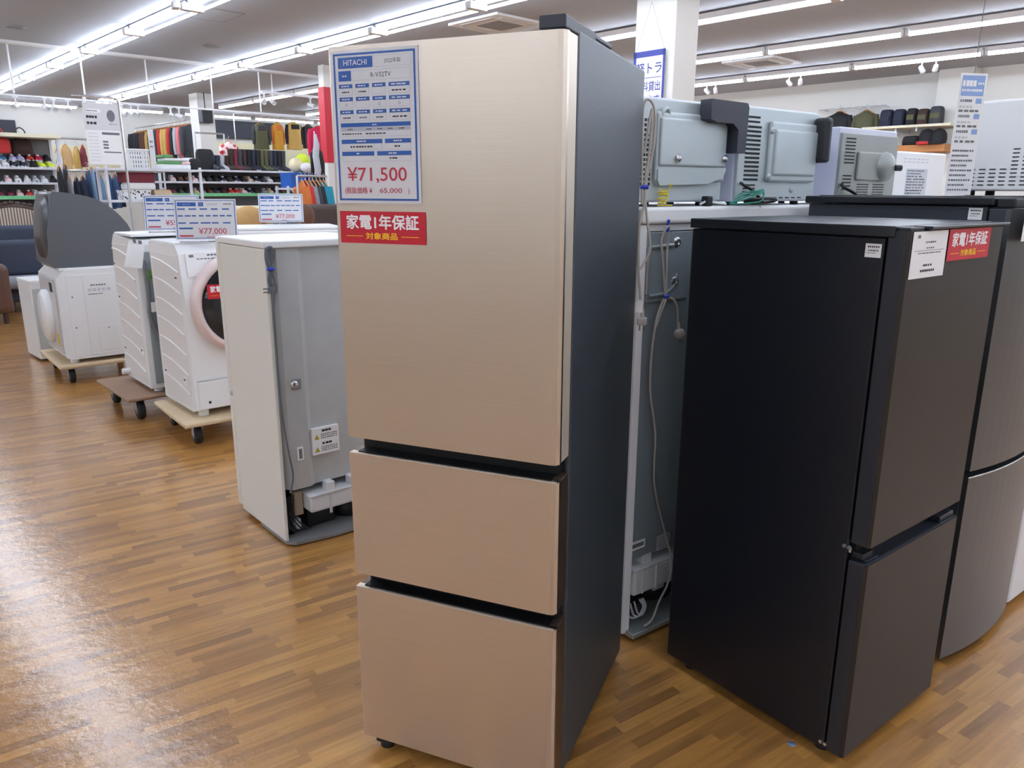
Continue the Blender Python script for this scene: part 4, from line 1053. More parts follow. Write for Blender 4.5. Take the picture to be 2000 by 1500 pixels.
# slim white unit behind it
sl_ = thing('washing_machine', 'slim white appliance half hidden at the left of the grey topped machine', 'washing machine', (-4.02, 6.33, 0), R(45))
MB().box(0.0, 0.0, 0.02, 0.45, 0.4, 0.66, m_wht, 0.01, 3).build('cabinet', sl_)
MB().box(0.012, -0.004, 0.05, 0.43, 0.001, 0.62, mat('grey_green_panel', (188, 194, 192), 0.4), 0.004).build('side_panel', sl_)
MB().box(-0.003, -0.003, 0.655, 0.453, 0.403, 0.69, m_wht, 0.008, 3).build('top_panel', sl_)
for x in (0.06, 0.39):
    for y in (0.06, 0.34): MB().cyl((x, y, 0), (x, y, 0.025), 0.02, m_blk, 10).build('foot', sl_)
# another white machine behind the white fridge, only its top showing
hx = PZ(470, 452, 1.0); 
t = thing('washing_machine', 'white machine behind the white fridge with only its top in view', 'washing machine', PZ(458, 452, 0.0) if False else PZ(455, 446, 1.165) - Vector((0, 0, 1.165)), R(24))
MB().box(0, 0, 0.03, 0.8, 0.6, 1.145, m_wht, 0.015, 3).build('cabinet', t)
MB().box(0.01, 0.01, 1.146, 0.79, 0.59, 1.165, m_wht, 0.006, 3).build('top_panel', t)
for x in (0.06, 0.6):
    for y in (0.06, 0.54): MB().cyl((x, y, 0), (x, y, 0.035), 0.02, m_blk, 10).build('foot', t)

# ---------------------------------------------------------------- price stands on the machines
def price_stand(label, P, rz, w, h, price, z, tilt=R(-8)):
    t = thing('price_stand', label, 'price sign', (P[0], P[1], z), rz, 'landscape price signs on the machines')
    s = MB(); s.box(0, -0.0005, 0.012, w, 0, h, m_paper)
    y = -0.0011; y2 = y - 0.0004; iw = w; ih = h - 0.012; z0 = 0.012
    X = lambda a: a * iw; Z = lambda a: z0 + ih * (1 - a)
    bx = lambda a0, b0, a1, b1, m: s.quad(X(a0), Z(b1), X(a1), Z(b0), y, m)
    m_bl2 = m_blue
    for q in ((0.02, 0.03, 0.98, 0.045), (0.02, 0.955, 0.98, 0.97), (0.02, 0.03, 0.032, 0.97), (0.968, 0.03, 0.98, 0.97)): bx(*q, m_bl2)
    bx(0.05, 0.085, 0.35, 0.18, m_blue); bx(0.39, 0.085, 0.47, 0.18, m_blue); dash(s, X(0.14), X(0.26), Z(0.145), ih * 0.025, y2, m_soft, 3); dash(s, X(0.41), X(0.45), Z(0.15), ih * 0.035, y2, m_soft, 2)
    dash(s, X(0.53), X(0.71), Z(0.15), ih * 0.035, y, m_lgry, 6); dash(s, X(0.8), X(0.93), Z(0.14), ih * 0.03, y, m_gry, 4)
    for r_, n in ((0.235, 5), (0.40, 8), (0.575, 5)): dash(s, X(0.05), X(0.95), Z(r_ + 0.03), ih * 0.032, y, m_blue, n)
    bx(0.06, 0.70, 0.28, 0.74, m_blue); bx(0.06, 0.885, 0.28, 0.925, m_redtx)
    s.text(price, X(0.37), Z(0.885), ih * 0.17, y2, m_redtx, 'l', 0.004)
    dash(s, X(0.5), X(0.62), Z(0.945), ih * 0.02, y, m_redtx, 4)
    s.build('printed_card', t, M=Matrix.Rotation(tilt, 4, 'X'))
    f = MB(); f.quad(-0.008, 0.004, w + 0.008, h + 0.012, 0.0015, m_clear); f.quad(-0.008, 0.004, w + 0.008, h + 0.012, -0.003, m_clear)
    f.build('clear_holder', t, M=Matrix.Rotation(tilt, 4, 'X'))
    MB().box(0.02, -0.025, 0, w - 0.02, 0.05, 0.004, m_clear).build('holder_base', t)
    return t
m_soft2 = m_soft
def stand_at(label, pbl, pbr, z, price, yaw, h):
    """left and right bottom corners as survey pixels on the machine top, facing the aisle"""
    a = PZ(*pbl, z)
    r = ray(*pbr); d = Vector((math.cos(yaw), math.sin(yaw), 0)); n = Vector((d.y, -d.x, 0)); t = (a - C_O).dot(n) / r.dot(n)
    b = C_O + r * t
    return price_stand(label, a, yaw, (b - a).dot(d), h, price, z)
a1 = Vector((WR[0], WR[1], 0)) + RZ(R(41.4)) @ Vector((0.02, 0.10, 0))
price_stand('landscape price sign reading 77,000 yen on the pink ringed washing machine', a1, R(13), 0.325, 0.235, '¥77,000', 1.1485)
a2 = Vector((WL[0], WL[1], 0)) + RZ(R(41.2)) @ Vector((0.14, 0.24, 0))
price_stand('landscape price sign reading 55 thousand yen on the backwards washing machine, partly covered', a2, R(15), 0.335, 0.235, '¥55,000', 1.1635)
a3 = PZ(507, 437, 1.166)
price_stand('landscape price sign reading 77,000 yen standing above the white fridge top', a3, R(12), 0.345, 0.235, '¥77,000', 1.1665)
a4 = PZ(66, 512, 0.87)
price_stand('blue and white price sign half hidden behind the grey rounded appliance', Vector((X3, Y3, 0)) + RZ(R3) @ Vector((0.06, 0.645, 0)), R(25), 0.2, 0.2, '¥55,000', 0.152 + H3 + 0.0145)
# ================================================================ the clothes and shoe department at the far end
def cm(name, c, **k): return mat(name, c, k.pop('rough', 0.75), **k)
CL = {}
for n, c in dict(black=(30, 31, 35), navy=(36, 42, 62), charcoal=(62, 64, 70), grey=(140, 142, 148), white=(225, 226, 228), tan=(196, 158, 104), gold=(202, 166, 92), brown=(98, 66, 48), red=(190, 48, 46), maroon=(120, 44, 58), pink=(222, 120, 130), olive=(88, 88, 62), teal=(24, 134, 158), orange=(206, 112, 50), denim=(62, 88, 124), light_denim=(126, 156, 184), lavender=(184, 184, 220), blue=(62, 118, 168), neon_yellow=(206, 228, 60), cream=(226, 214, 178), beige=(196, 172, 140), green=(96, 150, 96), pale_pink=(226, 190, 190), dark_brown=(62, 44, 38), mustard=(206, 150, 46), crimson=(206, 28, 78), silver=(176, 178, 184)).items():
    CL[n] = cm('cloth_' + n, c, var=0.1, scale=25)
def nm(c): return c.replace('_', ' ')
m_shelf = mat('shelf_white', (214, 216, 222), 0.45)
m_shelfy = mat('shelf_cream', (232, 226, 200), 0.5)
m_rackback = mat('rack_back_grey', (120, 118, 118), 0.7)
m_gstrip = mat('green_price_strip', (120, 196, 140), 0.5)
def rack(label, u0, u1, v, d, shelves, strip=(), canopy=None, back=True, pm=m_shelf, name='shoe_rack'):
    t = thing(name, label, 'rack', W(u0, v, 0), YAW)
    w = u1 - u0; top = (canopy or max(shelves)) + 0.03
    for x in (0.0, w - 0.035):
        for y in (0.0, d - 0.035): MB().box(x, y, 0, x + 0.035, y + 0.035, top, pm, 0.003).build('post', t)
    if back: MB().box(0.035, d - 0.02, 0.1, w - 0.035, d - 0.005, top - 0.02, m_rackback).build('back_panel', t)
    for z in shelves:
        o = MB().box(0.0, -0.02, z - 0.03, w, d - 0.02, z, m_shelf, 0.003).build('shelf', t)
        if z in strip: MB().box(0.02, -0.026, z - 0.038, w - 0.02, -0.021, z + 0.012, m_gstrip).build('price_strip', o)
    if canopy: MB().box(-0.02, -0.05, canopy, w + 0.02, d, canopy + 0.05, m_shelfy, 0.003).build('canopy', t)
    return t
# ---- shoes
def shoe_mesh(c, boot=0.0, sole='white'):
    mu = CL[c]; ms = CL[sole]; b = MB()
    def sec(y, w, h, z0=0.0, top=1.0):
        return [(w * math.cos(2 * PI * k / 10) * (1.0 if math.sin(2 * PI * k / 10) < 0 else top), y, z0 + h * 0.5 + h * 0.5 * math.sin(2 * PI * k / 10)) for k in range(10)]
    b.loft([sec(0.0, 0.012, 0.03), sec(0.012, 0.034, 0.045), sec(0.06, 0.046, 0.06), sec(0.11, 0.043, 0.078, 0, .8), sec(0.16, 0.036, 0.098, 0, .75), sec(0.22, 0.036, 0.105, 0, .75), sec(0.255, 0.03, 0.1, 0, .7), sec(0.265, 0.012, 0.07, 0.01)], mu)
    b.prism([(-0.008, 0.0), (-0.034, 0.014), (-0.048, 0.06), (-0.042, 0.12), (-0.036, 0.22), (-0.026, 0.262), (0.026, 0.262), (0.036, 0.22), (0.042, 0.12), (0.048, 0.06), (0.034, 0.014), (0.008, 0.0)], 0.0, 0.022, ms)
    if boot:
        b.loft([[(r * math.cos(2 * PI * k / 10), 0.215 + dy + r * 1.15 * math.sin(2 * PI * k / 10), z) for k in range(10)] for r, dy, z in ((0.04, 0.0, 0.06), (0.036, 0.005, 0.11), (0.042, 0.008, boot * .6), (0.047, 0.006, boot * .9), (0.046, 0.006, boot))], mu)
    else:
        b.box(-0.016, 0.09, 0.07, 0.016, 0.15, 0.092, ms, 0.006)
    return b
SHO = {}
def shoe(c, u, v, z, label, grp, boot=0.0, kind='shoe', rz=0.0):
    key = (c, boot)
    if key not in SHO:
        o = shoe_mesh(c, boot, 'white' if c not in ('black', 'dark_brown', 'brown', 'charcoal', 'olive', 'maroon') else 'black').build(kind)
        SHO[key] = o
    else:
        o = SHO[key].copy(); COL.objects.link(o)
    o.location = W(u, v, z); o.rotation_euler = (0, 0, YAW + rz)
    tag(o, label, kind, grp)
    return o
rs = random.Random(21)
rack('shoe rack at the left edge with a cream canopy and a green price strip', 1.85, 3.12, 12.7, 0.45, [0.3, 0.6, 0.88, 1.12, 1.325, 1.52, 1.725], (1.325,), 2.125)
rowsL = {1.725: ['white', 'white', 'navy', 'navy', 'black', 'neon_yellow', 'neon_yellow'], 1.52: ['navy', 'pale_pink', 'white', 'white', 'silver', 'white', 'black'], 1.325: ['maroon', 'maroon', 'pale_pink', 'red', 'white', 'beige', 'beige'], 1.12: ['white', 'beige', 'white', 'silver', 'white', 'beige', 'white']}
sn = {1.725: 'top shelf', 1.52: 'second shelf', 1.325: 'green striped shelf', 1.12: 'shelf under the green strip'}
for z, cs in rowsL.items():
    for i, c in enumerate(cs):
        shoe(c, 2.33 + i * 0.112, 12.71, z, '%s shoe, %s of the left shoe rack, %s from left' % (nm(c), sn[z], ORD[i]), 'shoes on the left shoe rack', rz=rs.uniform(-.12, .12))
# upper back row on a step
stp = thing('display_step', 'white step at the back of the top shelf of the left shoe rack', 'display step', W(2.28, 12.98, 1.7255), YAW)
MB().box(0, 0, 0.0, 0.8, 0.13, 0.09, m_shelf, 0.004).build('step_board', stp)
for i, c in enumerate(['white', 'blue', 'lavender', 'lavender', 'red', 'crimson', 'black']):
    shoe(c, 2.34 + i * 0.11, 12.95 - 0.08, 1.816, '%s shoe, raised step of the left shoe rack, %s from left' % (nm(c), ORD[i]), 'shoes on the raised step', rz=rs.uniform(-.1, .1))
# bags hung under the canopy
def bag(name, label, c, w, d, h, loc, rz=0.0, handle=0.12, c2=None, grp=None, flap=True, cat='bag'):
    t = thing(name, label, cat, loc, rz, grp)
    b = MB(); b.loft([[(w / 2 * sx * (abs(math.cos(a)) ** .5) * math.copysign(1, math.cos(a)), d / 2 * sx * (abs(math.sin(a)) ** .5) * math.copysign(1, math.sin(a)), z * h) for a in [2 * PI * (k + .5) / 16 for k in range(16)]] for sx, z in ((0.86, 0), (0.98, 0.06), (1.0, 0.4), (0.94, 0.8), (0.8, 0.96), (0.6, 1.0))], CL[c]); b.build('bag_body', t)
    if handle:
        MB().tube([(-w * .25, 0, h * .97), (-w * .22, 0, h + handle * .7), (0, 0, h + handle), (w * .22, 0, h + handle * .7), (w * .25, 0, h * .97)], 0.009, CL[c2 or c], 8, smooth=4).build('handle', t)
    if flap: MB().box(-w * .36, -d * .52, h * .3, w * .36, -d * .40, h * .62, CL[c2 or c], 0.01).build('pocket', t)
    return t
bag('handbag', 'red handbag hung under the canopy of the left shoe rack', 'red', 0.3, 0.12, 0.2, W(2.4, 12.86, 1.93 - 0.02), YAW, 0.15)
bag('handbag', 'dark brown handbag hung under the canopy beside the red one', 'dark_brown', 0.26, 0.12, 0.22, W(2.72, 13.02, 1.89), YAW, 0.16)

# ---- middle shoe rack
rack('long shoe rack in the middle with boots on top and a green price strip', 4.45, 6.78, 12.7, 0.45, [0.3, 0.6, 0.88, 1.12, 1.36, 1.555, 1.74], (1.36,))
pal = ['black', 'charcoal', 'dark_brown', 'brown', 'olive', 'beige', 'navy', 'black', 'maroon', 'grey', 'pale_pink', 'white']
for z, n_ in ((1.555, 'second shelf'), (1.36, 'green striped shelf')):
    for i in range(19):
        c = rs.choice(pal)
        if z == 1.36 and i in (9, 10): c = 'red'
        shoe(c, 4.56 + i * 0.118, 12.71, z, '%s shoe, %s of the middle shoe rack, %s from left' % (nm(c), n_, ORD[i]), 'shoes on the middle shoe rack', rz=rs.uniform(-.1, .1))
bc = ['charcoal', 'navy', 'silver', 'dark_brown', 'dark_brown', 'maroon', 'charcoal', 'dark_brown', 'black', 'navy', 'black', 'olive', 'olive', 'charcoal', 'navy', 'black', 'charcoal']
for i, c in enumerate(bc):
    hgt = 0.24 if i < 4 else 0.35
    shoe(c, 5.42 + i * 0.079, 12.72, 1.741, '%s boot on top of the middle shoe rack, %s from left' % (nm(c), ORD[i]), 'boots on top of the middle shoe rack', hgt, 'boot')
bag('handbag', 'black and white handbag on the left end of the middle shoe rack', 'white', 0.2, 0.12, 0.18, W(4.98, 12.85, 1.741), YAW, 0.13, 'black')
bag('tote_bag', 'black tote bag leaning next to the red flowered shirt', 'black', 0.3, 0.14, 0.33, W(5.3, 12.95, 1.741), YAW, 0.0, flap=False)

# ---- garments
def garment(label, c, u, v, z, w, L, th, rz, c2=None, sleeve=True, grp=None, hang=True, name='hanging_garment', cat='garment', flare=1.0, rail=None):
    """a garment on a hanger; z is the height of its shoulders, the width lies along local x"""
    t = thing(name, label, cat, W(u, v, z), rz, grp)
    b = MB(); rr = random.Random(hash((round(u, 3), round(v, 3), c)) & 0xffff)
    ph = rr.uniform(0, 6); secs = []
    for k, (zz, f, tf) in enumerate(((0.03, .22, .5), (0.0, .45, .7), (-0.03, .92, .8), (-0.09, 1.0, 1.0), (-0.28, .93, 1.0), (-0.5, .95 * flare, 1.05), (-0.75, 1.0 * flare, 1.1), (-1.0, 1.03 * flare, 1.15))):
        z_ = zz if k < 4 else -0.09 + (zz + 0.09) / 0.91 * (L - 0.09)
        q = []
        for i in range(20):
            a = 2 * PI * i / 20; rip = 1 + (0.16 * math.sin(a * 5 + ph) if k > 3 else 0)
            q.append((w / 2 * f * math.copysign(abs(math.cos(a)) ** .7, math.cos(a)), th / 2 * tf * rip * math.copysign(abs(math.sin(a)) ** .7, math.sin(a)), z_))
        secs.append(q)
    b.loft(secs, CL[c]); b.build('garment_body', t)
    if sleeve:
        for s in (-1, 1):
            MB().tube([(s * w * .42, 0, -0.05), (s * w * .53, -0.01, -0.16), (s * w * .57, -0.02, -L * .45), (s * w * .56, -0.02, -min(0.58, L * .8))], [0.075 * w / .5, 0.06 * w / .5, 0.055 * w / .5, 0.045 * w / .5], CL[c2 or c], 10, smooth=0).build('sleeve', t)
    if hang:
        MB().tube([(-w * .4, 0, -0.03), (-w * .1, 0, 0.035), (0, 0, 0.05), (w * .1, 0, 0.035), (w * .4, 0, -0.03)], 0.009, m_wood, 6).tube([(0, 0, 0.05), (0, 0, 0.09), (0.02, 0, 0.115), (0.0, 0, 0.135), (-0.02, 0, 0.12)], 0.003, m_chrome, 6).build('hanger', t)
    if c2: MB().box(-w * .3, -th * .56, -0.14, w * .3, th * .56, -0.03, CL[c2], 0.02).build('yoke', t)
    return t
def rail_(label, p0, p1, z, posts=True, drop=None, name='clothes_rail'):
    """a straight hanging rail from (u, v) to (u, v)"""
    t = thing(name, label, 'clothes rail', W(p0[0], p0[1], 0), YAW)
    d = (p1[0] - p0[0], p1[1] - p0[1])
    MB().tube([(0, 0, z), (d[0], d[1], z)], 0.014, m_chrome, 8).build('rail_bar', t)
    for s in (0, 1):
        MB().tube([(d[0] * s, d[1] * s, drop or 0.0), (d[0] * s, d[1] * s, z)], 0.014, m_chrome if not posts else m_shelf, 8).build('post', t)
    return t
# high row of long garments running away from the viewer
ZR = 2.86
hi = ['black', 'black', 'navy', 'black', 'brown', 'brown', 'gold', 'charcoal', 'black', 'charcoal', 'red', 'gold', 'gold', 'red', 'black', 'silver', 'pink', 'charcoal']
for i, c in enumerate(hi):
    v = 20.2 - i * 0.19
    garment('%s garment in the high row by the far pillar, %s from left' % (nm(c), ORD[i]), c, 6.7, v, ZR - 0.13, 0.44, (0.8 if i < 4 else 1.0) + 0.02 * (i % 3), 0.09, YAW + R(14), grp='garments in the high row', sleeve=True)
rail_('high steel rail of long garments left of the far white pillar', (6.7, 20.4), (6.7, 16.75), ZR, posts=False)
# jackets hung facing the viewer
JK = [('olive', 'charcoal', 'dark olive vest with black shoulders hung in front of the black wall panels', 491, 528, 240, 291, 0.0), ('mustard', 'orange', 'mustard jacket hung right of the dark olive vest', 529, 556, 240, 291, 0.0), ('gold', 'black', 'yellow and black hooded parka hung right of the mustard jacket', 556, 592, 238, 291, 0.0), ('charcoal', 'black', 'charcoal jacket hung right of the yellow and black parka', 589, 617, 243, 289, 0.0)]
for c, c2, lab, x0, x1, y0, y1, _ in JK:
    a = PV(x0, y0, 17); b = PV(x1, y1, 17)
    g_ = garment(lab, c, (a[0] + b[0]) / 2, 17, a[2] - 0.02, (b[0] - a[0]) * 0.82, a[2] - b[2], 0.2, YAW, c2=c2, grp='jackets hung along the far rail')
rail_('long steel rail the jackets hang from', (7.7, 17.05), (10.2, 17.05), PV(560, 232, 17)[2] + 0.03, posts=False)
a = PV(621, 250, 15.5)
garment('crimson coat hung beside the red pillar banner', 'crimson', a[0], 15.5, a[2], 0.42, 0.75, 0.18, YAW)
# tan, maroon and dark garments left of the poster stand
def gar_px(label, c, x0, x1, y0, y1, v, th=0.16, c2=None, sleeve=True, rz=0.0, grp=None, **k):
    a = PV(x0, y0, v); b = PV(x1, y1, v)
    return garment(label, c, (a[0] + b[0]) / 2, v, a[2] - 0.03, (b[0] - a[0]) * 0.9, a[2] - b[2], th, YAW + rz, c2=c2, sleeve=sleeve, grp=grp, **k)
gp_ = 'garments in the aisle left of the poster'
gar_px('long tan coat hung high right of the left shoe rack', 'tan', 117, 143, 283, 328, 14.6, grp=gp_)
gar_px('second tan jacket hung right of the long tan coat', 'gold', 141, 160, 288, 326, 14.9, grp=gp_)
gar_px('maroon jacket hung beside the left edge of the white poster', 'maroon', 155, 171, 284, 323, 14.8, grp=gp_)
gar_px('white shirt on a stand right beside the left shoe rack', 'white', 106, 121, 292, 322, 13.6, grp=gp_)
rail_('high rail of tan and maroon garments right of the left shoe rack', (3.3, 14.8), (4.6, 14.8), PV(140, 281, 14.8)[2] + 0.08)
lo = [('black', 112, 127, 326, 398), ('charcoal', 123, 139, 322, 396), ('grey', 131, 143, 345, 390), ('navy', 143, 161, 347, 402), ('navy', 155, 174, 345, 404), ('denim', 168, 184, 332, 420), ('light_denim', 176, 192, 328, 418), ('denim', 186, 201, 330, 420), ('light_denim', 192, 208, 345, 402), ('denim', 206, 224, 341, 404), ('denim', 219, 236, 341, 402), ('navy', 228, 243, 343, 400)]
for i, (c, x0, x1, y0, y1) in enumerate(lo):
    gar_px('%s garment on the low rail behind the grey appliance, %s from left' % (nm(c), ORD[i]), c, x0, x1, y0, y1, 12.15 + 0.06 * (i % 2), th=0.12, sleeve=(i < 5), rz=R(18), grp='garments on the low rail')
rail_('low rail of dark and denim garments behind the grey appliance', (3.05, 12.2), (4.35, 12.2), 1.68)

# ---- white frame rack with the laundry basket
rack('white open frame rack carrying the white laundry basket', 3.32, 4.62, 11.45, 0.42, [0.4, 0.84, 1.285, 1.705], back=False, name='frame_rack')
a = PV(243, 292, 11.55); b = PV(290, 326, 11.55)
t = thing('laundry_basket', 'white plastic laundry basket with square holes on the white frame rack', 'basket', W(a[0], 11.5, 1.706), YAW)
w = b[0] - a[0]; h = a[2] - 1.706
q = MB(); n = 9
for (y, ) in ((0.0,), (0.27,)):
    for i in range(n + 1): q.box(w * i / n - 0.006, y, 0.0, w * i / n + 0.006, y + 0.008, h, m_wht)
    for j in range(5): q.box(0, y, h * j / 4.3 - 0.006 + 0.006, w, y + 0.008, h * j / 4.3 + 0.016, m_wht)
for x in (0.0, w - 0.008):
    for i in range(6): q.box(x, 0.27 * i / 5 - 0.004, 0, x + 0.008, 0.27 * i / 5 + 0.006, h, m_wht)
    for j in range(5): q.box(x, 0, h * j / 4.3, x + 0.008, 0.278, h * j / 4.3 + 0.016, m_wht)
q.box(0, 0, 0, w, 0.278, 0.008, m_wht); q.build('basket_body', t)
MB().box(-0.012, -0.012, h - 0.012, w + 0.012, 0.0, h + 0.012, m_wht, 0.004).box(-0.012, 0.278, h - 0.012, w + 0.012, 0.29, h + 0.012, m_wht, 0.004).box(-0.012, 0, h - 0.012, 0.0, 0.278, h + 0.012, m_wht, 0.003).box(w, 0, h - 0.012, w + 0.012, 0.278, h + 0.012, m_wht, 0.003).build('rim', t)
a = PV(279, 252, 11.42); b = PV(301, 326, 11.42)
t = thing('upright_board', 'narrow upright white board with a pink spot beside the laundry basket', 'sign', W(a[0] + 0.05, 11.40, 1.706), YAW)
q = MB(); w = b[0] - a[0] - 0.02; h = a[2] - 1.706; q.box(0, 0, 0, w, 0.008, h, m_paper2, 0.002); q.lathe([(w * .3, 0), (0, 0.001)], mat('pale_pink_print', (236, 196, 206), 0.6), 16, T(w * .5, -0.001, h * .86) @ Matrix.Rotation(PI / 2, 4, 'X'))
dash(q, w * .2, w * .8, h * .66, 0.03, -0.001, m_gry, 3); dash(q, w * .2, w * .75, h * .54, 0.025, -0.001, m_gry, 3); q.build('printed_board', t)
a = PV(306, 300, 11.6); b = PV(368, 326, 11.6)
t = thing('folded_bedding', 'green and white bundle of folded bedding on the white frame rack', 'bedding', W(a[0], 11.5, 1.706), YAW)
w = b[0] - a[0]
for j, (c, z0, z1, x0, x1) in enumerate((('white', 0, 0.07, 0, w), ('green', 0.07, 0.115, 0.03, w * .7), ('pale_pink', 0.07, 0.11, w * .7, w), ('white', 0.115, 0.155, 0.06, w * .95), ('green', 0.155, 0.2, 0.05, w * .45))):
    MB().box(x0, 0.0, z0, x1, 0.3, z1, CL[c], 0.018, 3).build('folded_layer', t)
bag('pouch', 'small black pouch at the right end of the white frame rack', 'black', 0.16, 0.1, 0.16, W(PV(381, 315, 11.6)[0], 11.62, 1.706), YAW, 0.0, flap=False)
# what lies on its lower shelf
a = PV(243, 352, 11.5)
t = thing('storage_box', 'dark maroon box under the top shelf of the white frame rack', 'box', W(a[0], 11.55, 1.52), YAW); MB().box(0, 0, 0, 0.42, 0.25, 0.13, CL['maroon'], 0.01).build('box_body', t); MB().box(-0.005, -0.005, 0.11, 0.425, 0.255, 0.14, CL['maroon'], 0.008).build('lid', t)
t = thing('folded_lace', 'white lace cloth folded under the maroon box on the frame rack', 'cloth', W(a[0] + 0.02, 11.52, 1.42), YAW); MB().box(0, 0, 0, 0.40, 0.26, 0.095, CL['white'], 0.03, 3).build('folded_cloth', t)
t = thing('patterned_box', 'black and white patterned box on the lower shelf of the frame rack', 'box', W(a[0] - 0.02, 11.52, 1.2855), YAW)
m_check = mat('black_white_pattern', (150, 150, 150), 0.7)
N = m_check.node_tree.nodes; ck = N.new('ShaderNodeTexVoronoi'); ck.inputs['Scale'].default_value = 28; rp = N.new('ShaderNodeValToRGB'); rp.color_ramp.interpolation = 'CONSTANT'; rp.color_ramp.elements[0].color = (0.02, 0.02, 0.025, 1); rp.color_ramp.elements[1].position = 0.35; rp.color_ramp.elements[1].color = (0.7, 0.7, 0.72, 1)
tcn = [n for n in N if n.type == 'TEX_COORD'][0]; LK = m_check.node_tree.links; LK.new(tcn.outputs['Object'], ck.inputs['Vector']); LK.new(ck.outputs['Distance'], rp.inputs['Fac']); LK.new(rp.outputs['Color'], N['Principled BSDF'].inputs['Base Color'])
MB().box(0, 0, 0, 0.36, 0.3, 0.133, m_check, 0.01).build('box_body', t); MB().box(-0.005, -0.005, 0.11, 0.365, 0.305, 0.134, m_check, 0.004).build('lid', t)
a = PV(300, 350, 11.5)
t = thing('rolled_mat', 'beige rolled mat on the lower shelf of the frame rack', 'mat', W(a[0], 11.6, 1.286), YAW); MB().cyl((0, 0, 0.07), (0.25, 0.05, 0.07), 0.07, CL['beige'], 16).build('mat_roll', t)

# red flowered shirt and yellow and white cushions
m_flor = mat('red_white_flowers', (230, 210, 205), 0.8); N = m_flor.node_tree.nodes; LK = m_flor.node_tree.links
ck = N.new('ShaderNodeTexVoronoi'); ck.inputs['Scale'].default_value = 11; rp = N.new('ShaderNodeValToRGB'); rp.color_ramp.elements[0].position = 0.35; rp.color_ramp.elements[0].color = lin((206, 60, 70)); rp.color_ramp.elements[1].position = 0.5; rp.color_ramp.elements[1].color = lin((236, 222, 214))
tcn = [n for n in N if n.type == 'TEX_COORD'][0]; LK.new(tcn.outputs['Object'], ck.inputs['Vector']); LK.new(ck.outputs['Distance'], rp.inputs['Fac']); LK.new(rp.outputs['Color'], N['Principled BSDF'].inputs['Base Color'])
CL['flowered'] = m_flor
gar_px('red and white flowered shirt hung above the middle shoe rack', 'flowered', 428, 466, 276, 312, 13.4, th=0.2)
rail_('short rail the red flowered shirt hangs from', (5.35, 13.4), (5.85, 13.4), PV(447, 273, 13.4)[2] + 0.09)
for i, (c, x, y, rr_) in enumerate((('cream', 577, 305, 0.12), ('neon_yellow', 597, 301, 0.13), ('white', 588, 313, 0.1))):
    p = PV(x, y, 12.0)
    t = thing('cushion', '%s round cushion on the blue boxes left of the dark coat' % ('pale cream', 'bright yellow', 'white')[i], 'cushion', W(p[0], 12.0 + (0.0, 0.12, -0.16)[i], 1.705), YAW)
    MB().ell((0, 0, (0.12, 0.16, 0.08)[i]), (rr_, 0.1, (0.12, 0.16, 0.08)[i]), CL[c], 16).build('cushion_body', t)
m_bbox = mat('blue_storage', (36, 92, 176), 0.5); m_pbox = mat('purple_storage', (78, 66, 140), 0.5)
for i, (x0, x1, m, nme) in enumerate(((566, 599, m_bbox, 'blue'), (601, 632, m_pbox, 'purple'))):
    a = PV(x0, 322, 11.85); b = PV(x1, 350, 11.85)
    t = thing('storage_box', '%s storage box under the cushions behind the shirt rail' % nme, 'box', W(a[0], 11.85, 1.46), YAW)
    MB().box(0, 0, 0, b[0] - a[0], 0.36, 0.22, m, 0.008).build('box_body', t); MB().box(-0.005, -0.006, 0.2, b[0] - a[0] + 0.005, 0.366, 0.243, m, 0.006).build('lid', t)
rack('low white rack holding the blue and purple storage boxes', 6.15, 7.05, 11.82, 0.42, [0.5, 0.98, 1.459], back=False, name='frame_rack')

# ---- shirt rail nearer, right
rail_('white framed rail of bright shirts left of the bronze fridge', (4.82, 9.0), (5.24, 9.0), 1.60)
for i, c in enumerate(['orange', 'red', 'grey', 'charcoal', 'black', 'teal', 'teal']):
    garment('%s shirt on the white framed rail by the bronze fridge, %s from left' % (nm(c), ORD[i]), c, 4.88 + i * 0.052, 9.0, 1.50, 0.4, 0.62, 0.05, YAW + R(78), grp='shirts on the white framed rail', sleeve=True)
a = PV(615, 300, 10.6)
gar_px('black coat with a patterned scarf beside the red pillar banner', 'black', 606, 632, 288, 352, 10.7, th=0.2)
t = thing('scarf', 'pale patterned scarf hanging over the black coat', 'scarf', W(PV(616, 300, 10.55)[0], 10.55, 0), YAW)
z1 = PV(616, 262, 10.55)[2]; z0 = PV(616, 346, 10.55)[2]
MB().tube([(0, -0.02, z1), (0.01, -0.03, z1 - 0.15), (-0.015, -0.03, (z0 + z1) / 2), (0.01, -0.03, z0 + 0.1), (0, -0.02, z0)], [0.02, 0.045, 0.05, 0.05, 0.045], CL['silver'], 8).build('scarf_cloth', t)
hk = MB(); hk.tube([(0, 0, z1 - 0.02), (0, 0, z1 + 0.04)], 0.008, m_chrome, 6); hk.build('hook', t)
pb = PU(628, 170, PIL4[0] - 0.012); pe = PU(628, 318, PIL4[0] - 0.012)
t = thing('pillar_banner', 'plain red banner wrapped round the white pillar beside the bronze fridge', 'banner', W(PIL4[0], PIL4[1], 0), YAW)
w = PIL4[2] - PIL4[0]; d = PIL4[3] - PIL4[1]
q = MB(); e = 0.012
q.box(-e, -e, pe[2], w + e, -0.004, pb[2], m_red); q.box(-e, -0.004, pe[2], -0.004, d + e, pb[2], m_red); q.box(w + 0.004, -0.004, pe[2], w + e, d + e, pb[2], m_red); q.box(-0.004, d + 0.004, pe[2], w + 0.004, d + e, pb[2], m_red)
q.build('banner_cloth', t)
